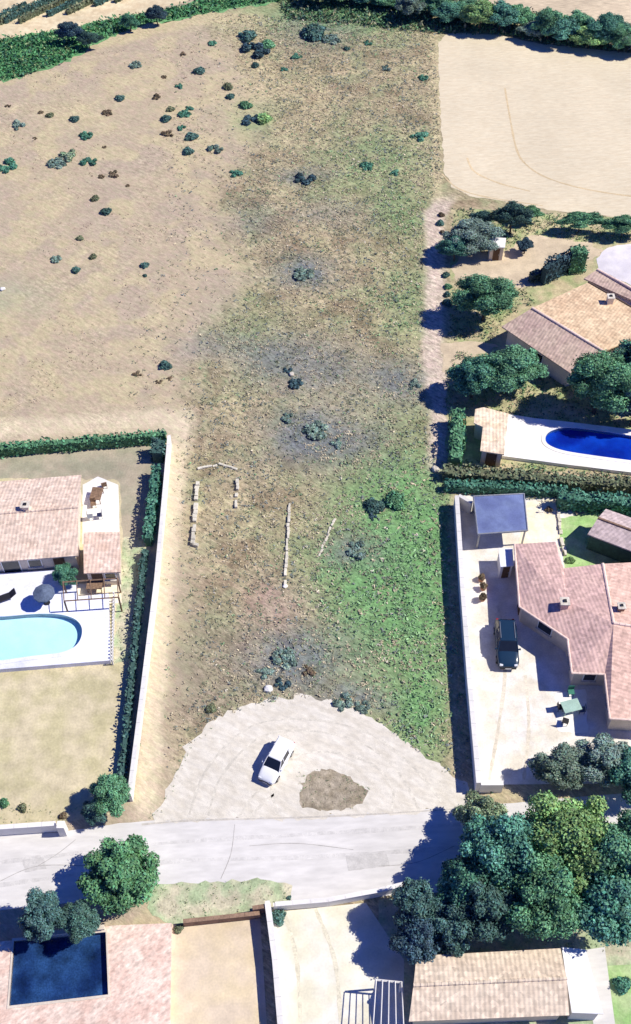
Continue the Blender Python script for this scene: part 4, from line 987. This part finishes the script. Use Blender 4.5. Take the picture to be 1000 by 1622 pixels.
for i, (x, y, r, H) in enumerate(belt):
    c = cols[i % 7]; w = words[i]+(' tree' if i == 0 else ' from the left')
    tree(x, y-6+(i*37 % 11)-5, r*(1.05+.3*((i*7) % 5)/4), H*(.7+.35*((i*3) % 4)/3), c, f'{look[c]} tree in the belt along the top edge, {w}', ry=r*.9, group='tree belt beyond the fields')
tree(112, 50, 24, 3.4, 'shade', 'near black tree in the green undergrowth beside the corner vineyard', ry=12)
tree(140, 62, 22, 2.8, 'dark', 'dark low tree right of the near black one in the undergrowth', ry=9)
tree(205, 34, 16, 2.6, 'teal', 'small deep green tree midway along the green undergrowth', ry=9)
tree(248, 22, 18, 3.0, 'shade', 'small near black tree towards the upper end of the green undergrowth', ry=10)

# ------------------------------------------------------------------ bushes dotting the dry field, row by row
rows = [
 ('topmost row', [(336, 66, 8, 'teal'), (393, 57, 19, 'dark'), (405, 78, 24, 'shade'), (425, 70, 16, 'green'), (470, 88, 11, 'teal'), (496, 50, 26, 'dark'), (525, 60, 16, 'greyg'), (549, 75, 7, 'dark'), (583, 66, 8, 'teal')]),
 ('second row', [(215, 101, 11, 'greyg'), (289, 83, 7, 'brown'), (316, 111, 12, 'dark'), (405, 102, 9, 'dark'), (450, 107, 8, 'teal'), (612, 106, 9, 'greyg'), (671, 121, 9, 'teal')]),
 ('third row', [(190, 154, 10, 'dark'), (248, 151, 8, 'brown'), (260, 119, 5, 'brown'), (285, 134, 9, 'teal'), (360, 135, 11, 'olive'), (365, 151, 9, 'dark'), (388, 165, 14, 'green')]),
 ('fourth row', [(12, 165, 5, 'brown'), (64, 175, 5, 'brown'), (78, 181, 8, 'olive'), (118, 187, 10, 'dark'), (170, 176, 9, 'brown'), (270, 171, 9, 'olive'), (300, 169, 9, 'teal'), (292, 178, 11, 'teal'), (262, 187, 12, 'dark'), (398, 188, 17, 'shade'), (418, 186, 18, 'bright')]),
 ('fifth row', [(27, 196, 15, 'greyg'), (55, 216, 4, 'brown'), (136, 213, 12, 'teal'), (265, 210, 12, 'brown'), (287, 200, 8, 'teal'), (303, 215, 14, 'dark'), (665, 213, 17, 'teal')]),
 ('sixth row', [(12, 261, 19, 'teal'), (90, 256, 16, 'greyg'), (110, 244, 19, 'pale'), (140, 254, 14, 'teal'), (165, 230, 4, 'brown'), (298, 238, 12, 'dark'), (341, 234, 13, 'greyg'), (582, 261, 12, 'teal'), (625, 271, 10, 'teal')]),
 ('seventh row', [(160, 277, 6, 'brown'), (180, 274, 10, 'brown'), (150, 313, 9, 'olive'), (167, 334, 12, 'dark'), (202, 291, 4, 'brown'), (374, 272, 13, 'teal'), (484, 282, 18, 'shade')]),
 ('eighth row', [(88, 408, 10, 'greyg'), (126, 375, 8, 'olive'), (147, 405, 8, 'olive'), (120, 425, 10, 'dark'), (229, 418, 9, 'dark'), (230, 434, 5, 'dark'), (480, 432, 18, 'greyg')]),
 ('ninth row', [(217, 590, 9, 'brown'), (262, 577, 13, 'dark'), (252, 602, 6, 'brown'), (268, 596, 6, 'brown'), (456, 584, 8, 'shade'), (468, 605, 13, 'shade'), (656, 606, 14, 'greyg')]),
 ('row beside the foundation lines', [(455, 660, 12, 'greyg'), (500, 680, 22, 'greyg'), (535, 700, 14, 'greyg'), (590, 800, 20, 'dark'), (590, 816, 9, 'shade'), (625, 790, 24, 'green'), (565, 870, 20, 'greyg')]),
 ('row above the turning area', [(420, 1062, 16, 'greyg'), (452, 1040, 22, 'greyg'), (448, 1082, 14, 'shade'), (490, 1060, 14, 'brown'), (545, 1110, 18, 'greyg'), (575, 1118, 14, 'greyg'), (335, 1120, 12, 'olive')]),
]
lk = {'dark': 'dark', 'teal': 'deep green', 'green': 'green', 'greyg': 'grey green', 'shade': 'near black', 'brown': 'brown', 'olive': 'olive', 'bright': 'bright green', 'pale': 'pale green'}
for rn, L in rows:
    L = sorted(L); n = len(L)
    for i, (x, y, r, c) in enumerate(L):
        sz = 'tiny' if r < 7 else ('small' if r < 12 else ('rounded' if r < 17 else 'wide'))
        pos = 'leftmost' if i == 0 else ('rightmost' if i == n-1 else ORD[i]+' from left')
        bush(x, y, r, c, f'{sz} {lk[c]} bush, {pos} of the {rn}', loose=(c in ('greyg', 'pale', 'teal', 'brown', 'shade')), group='bushes dotting the dry field', h=(r/S(y))*(.8 if r < 14 else .65))

# ------------------------------------------------------------------ stuff: rough grass and scrub
def scatter(n, x0, x1, y0, y1, dens_fn, rng):
    X = rng.uniform(x0, x1, n); Y = rng.uniform(y0, y1, n); px, py = PIX(X, Y)
    keep = rng.random(n) < dens_fn(px, py, X, Y); return X[keep], Y[keep], px[keep], py[keep]
def inpoly(px, py, poly):
    r = np.zeros(len(px), bool); n = len(poly)
    for i in range(n):
        x1, y1 = poly[i]; x2, y2 = poly[(i+1) % n]
        c = ((y1 > py) != (y2 > py)); r ^= c & (px < (x2-x1)*(py-y1)/((y2-y1) if y2 != y1 else 1e-9)+x1)
    return r
GRAV = [(236, 1304), (282, 1222), (292, 1182), (338, 1140), (396, 1116), (470, 1102), (540, 1112), (602, 1144), (650, 1178), (702, 1216), (765, 1260), (765, 1600), (236, 1600)]
PLOT = [(330, 20), (688, 40), (700, 290), (672, 330), (668, 600), (692, 740), (712, 790), (722, 930), (735, 1080), (748, 1240), (700, 1216), (650, 1178), (602, 1144), (540, 1112), (470, 1104), (396, 1118), (338, 1142), (292, 1186), (262, 1262), (262, 900), (300, 660), (270, 600), (320, 520), (390, 450), (370, 400), (335, 320), (390, 250), (400, 190), (370, 120)]
rng = np.random.default_rng(5)
def tuft_mesh(name, X, Y, col, size, nb, up=.6, h=1.0):
    """each tuft: nb blades/leaves leaning outwards"""
    n = len(X); C = np.repeat(np.stack([X, Y, np.zeros(n)], 1), nb, axis=0); sz = np.repeat(size, nb)
    m = n*nb; off = rng.normal(0, .45, (m, 3))*sz[:, None]; off[:, 2] = np.abs(off[:, 2])*.9*h+sz*.12
    nr = rng.normal(0, .7, (m, 3)); nr[:, 2] += up
    V = leaf_quads(C+off, nr, sz*.5, rng, .42); V[..., 2] = np.maximum(V[..., 2], .012)
    T = np.repeat(col, nb, axis=0)*rng.uniform(.7, 1.3, (m, 1)); o = link(bpy.data.objects.new(name, np_mesh(name, V, T, LEAF))); o.color = (1, 1, 1, 1); return o
def mixcol(fr, cols):
    cols = np.array(cols); k = (rng.random(len(fr))[:, None] > np.cumsum(fr, axis=1)).sum(1); return cols[np.clip(k, 0, len(cols)-1)]
# in the plot
def dplot(px, py, X, Y):
    w = (fbm(X*.12, Y*.12)-.5)*70+(fbm(X*.5+9, Y*.5+3)-.5)*40
    return np.where(inpoly(px, py, PLOT2), (.45+.8*(fbm(X*.3, Y*.3)-.3))*(.12+.88*sstep(-25, 60, px+w-seg_interp(EDGE, py))), 0)
PLOT2 = PLOT[:20]+[(250, 1262), (262, 900), (285, 660), (180, 640), (260, 400), (280, 100)]
X, Y, px, py = scatter(130000, -30, 22, 30, 165, dplot, rng)
def gfrac(px, py):
    g = np.zeros(len(px))
    for cx, cy, rx, ry, s in [(640, 480, 45, 60, .45), (655, 900, 85, 160, .97), (585, 950, 75, 90, .75), (665, 1120, 50, 75, .9), (625, 775, 50, 40, .6), (545, 20, 130, 35, .7), (600, 250, 80, 45, .3), (640, 330, 40, 50, .4)]:
        g = np.maximum(g, s*np.exp(-((px-cx)/rx)**2-((py-cy)/ry)**2))
    return np.clip(g+.04, 0, 1)
g = gfrac(px, py)
cl = np.clip((fbm(X*.55+7, Y*.9+2)-.5)*4+.5, 0, 1)
fr = np.stack([g*.72, (1-g)*.65*cl, (1-g)*.5*(1-cl)+g*.08, (1-g)*.35*(1-cl)+g*.02, np.full(len(g), .02)], 1); fr /= fr.sum(1, keepdims=True)
C5 = mixcol(fr, [(.235, .385, .19), (.50, .43, .29), (.27, .28, .17), (.21, .24, .22), (.62, .56, .44)])*rng.uniform(.75, 1.25, (len(X), 1))
sz = rng.uniform(.08, .26, len(X))*(1+g*.5)
tag(tuft_mesh('scrub_grass', X, Y, C5, sz, 4, up=1.0, h=.5), 'rough dry and green scrub grass covering the empty plot', 'grass', kind='stuff')
# dry field, sparse
def dfield(px, py, X, Y): return np.where((~inpoly(px, py, PLOT)) & (px < seg_interp(EDGE, py)+10) & (py < 655-.06*px) & (py > 135-.42*px) & (py > 60), .25*sstep(.45, .7, fbm(X*.25+3, Y*.25)), 0)
X, Y, px, py = scatter(60000, -55, 12, 70, 165, dfield, rng)
C5 = mixcol(np.tile([.5, .3, .2], (len(X), 1)), [(.46, .38, .26), (.24, .18, .12), (.6, .53, .38)])
tag(tuft_mesh('dry_grass', X, Y, C5, rng.uniform(.08, .2, len(X)), 3, h=.6), 'sparse dead grass tufts over the pale dry field', 'grass', kind='stuff')
# undergrowth top left
UG = [(-200, 100), (0, 64), (90, 50), (190, 30), (300, 8), (380, -15), (470, -15), (440, 2), (360, 14), (300, 26), (230, 38), (175, 56), (135, 80), (95, 100), (40, 120), (0, 128), (-200, 180)]
X, Y, px, py = scatter(60000, -75, 0, 110, 172, lambda px, py, X, Y: inpoly(px, py, UG)*.9, rng)
C5 = mixcol(np.tile([.6, .3, .1], (len(X), 1)), [(.08, .26, .10), (.06, .17, .10), (.22, .3, .14)])
tag(tuft_mesh('undergrowth_plants', X, Y, C5, rng.uniform(.25, .6, len(X)), 4, h=1.3), 'dense bright green undergrowth beside the corner vineyard', 'undergrowth', kind='stuff')
# top belt understorey and garden greenery
BL = [(440, -20), (600, -20), (760, 5), (900, 30), (1100, 60), (1100, 90), (1000, 84), (860, 70), (790, 54), (700, 54), (560, 40), (450, 30)]
X, Y, px, py = scatter(70000, -8, 65, 125, 175, lambda px, py, X, Y: inpoly(px, py, BL)*.6, rng)
C5 = mixcol(np.tile([.5, .3, .2], (len(X), 1)), [(.10, .22, .10), (.07, .14, .10), (.3, .3, .18)])
tag(tuft_mesh('belt_undergrowth', X, Y, C5, rng.uniform(.25, .6, len(X)), 3, h=1.2), 'green undergrowth beneath the tree belt along the top edge', 'undergrowth', kind='stuff')
GD = [[(716, 330), (1100, 352), (1100, 380), (940, 385), (845, 372), (790, 398), (720, 400)], [(712, 455), (830, 460), (850, 480), (800, 505), (780, 540), (712, 540)], [(720, 555), (880, 600), (1100, 600), (1100, 690), (700, 650)], [(700, 725), (1100, 760), (1100, 812), (700, 778)]]
X, Y, px, py = scatter(60000, 10, 60, 55, 115, lambda px, py, X, Y: (inpoly(px, py, GD[0]) | inpoly(px, py, GD[1]) | inpoly(px, py, GD[2]) | inpoly(px, py, GD[3]))*.45, rng)
C5 = mixcol(np.tile([.5, .3, .2], (len(X), 1)), [(.12, .24, .10), (.3, .3, .17), (.07, .13, .09)])
tag(tuft_mesh('garden_weeds', X, Y, C5, rng.uniform(.15, .35, len(X)), 3), 'green weeds on the ground of the upper right garden', 'weeds', kind='stuff')
# verges near the road and strip grass
VG = [[(268, 694), (275, 694), (216, 1250), (206, 1250)], [(700, 790), (720, 790), (756, 1238), (742, 1236)], [(232, 1300), (262, 1262), (292, 1185), (340, 1140), (345, 1146), (300, 1190), (270, 1268), (246, 1300)], [(700, 1212), (748, 1240), (740, 1250), (690, 1222)], [(470, 1225), (520, 1214), (590, 1250), (560, 1284), (480, 1280)], [(236, 1404), (430, 1394), (460, 1402), (460, 1436), (290, 1460), (240, 1440)], [(196, 852), (240, 850), (222, 1040), (182, 1048)], [(600, 1425), (1100, 1385), (1100, 1505), (640, 1515)], [(0, 1262), (110, 1282), (160, 1255), (190, 1290), (100, 1300), (0, 1306)]]
X, Y, px, py = scatter(50000, -35, 35, 20, 70, lambda px, py, X, Y: (np.logical_or.reduce([inpoly(px, py, v) for v in VG]))*.5, rng)
C5 = mixcol(np.tile([.4, .4, .2], (len(X), 1)), [(.22, .30, .14), (.42, .40, .26), (.12, .2, .1)])
tag(tuft_mesh('verge_grass', X, Y, C5, rng.uniform(.06, .16, len(X)), 3, h=.6), 'short grass on the roadside verges and garden edges', 'grass', kind='stuff')
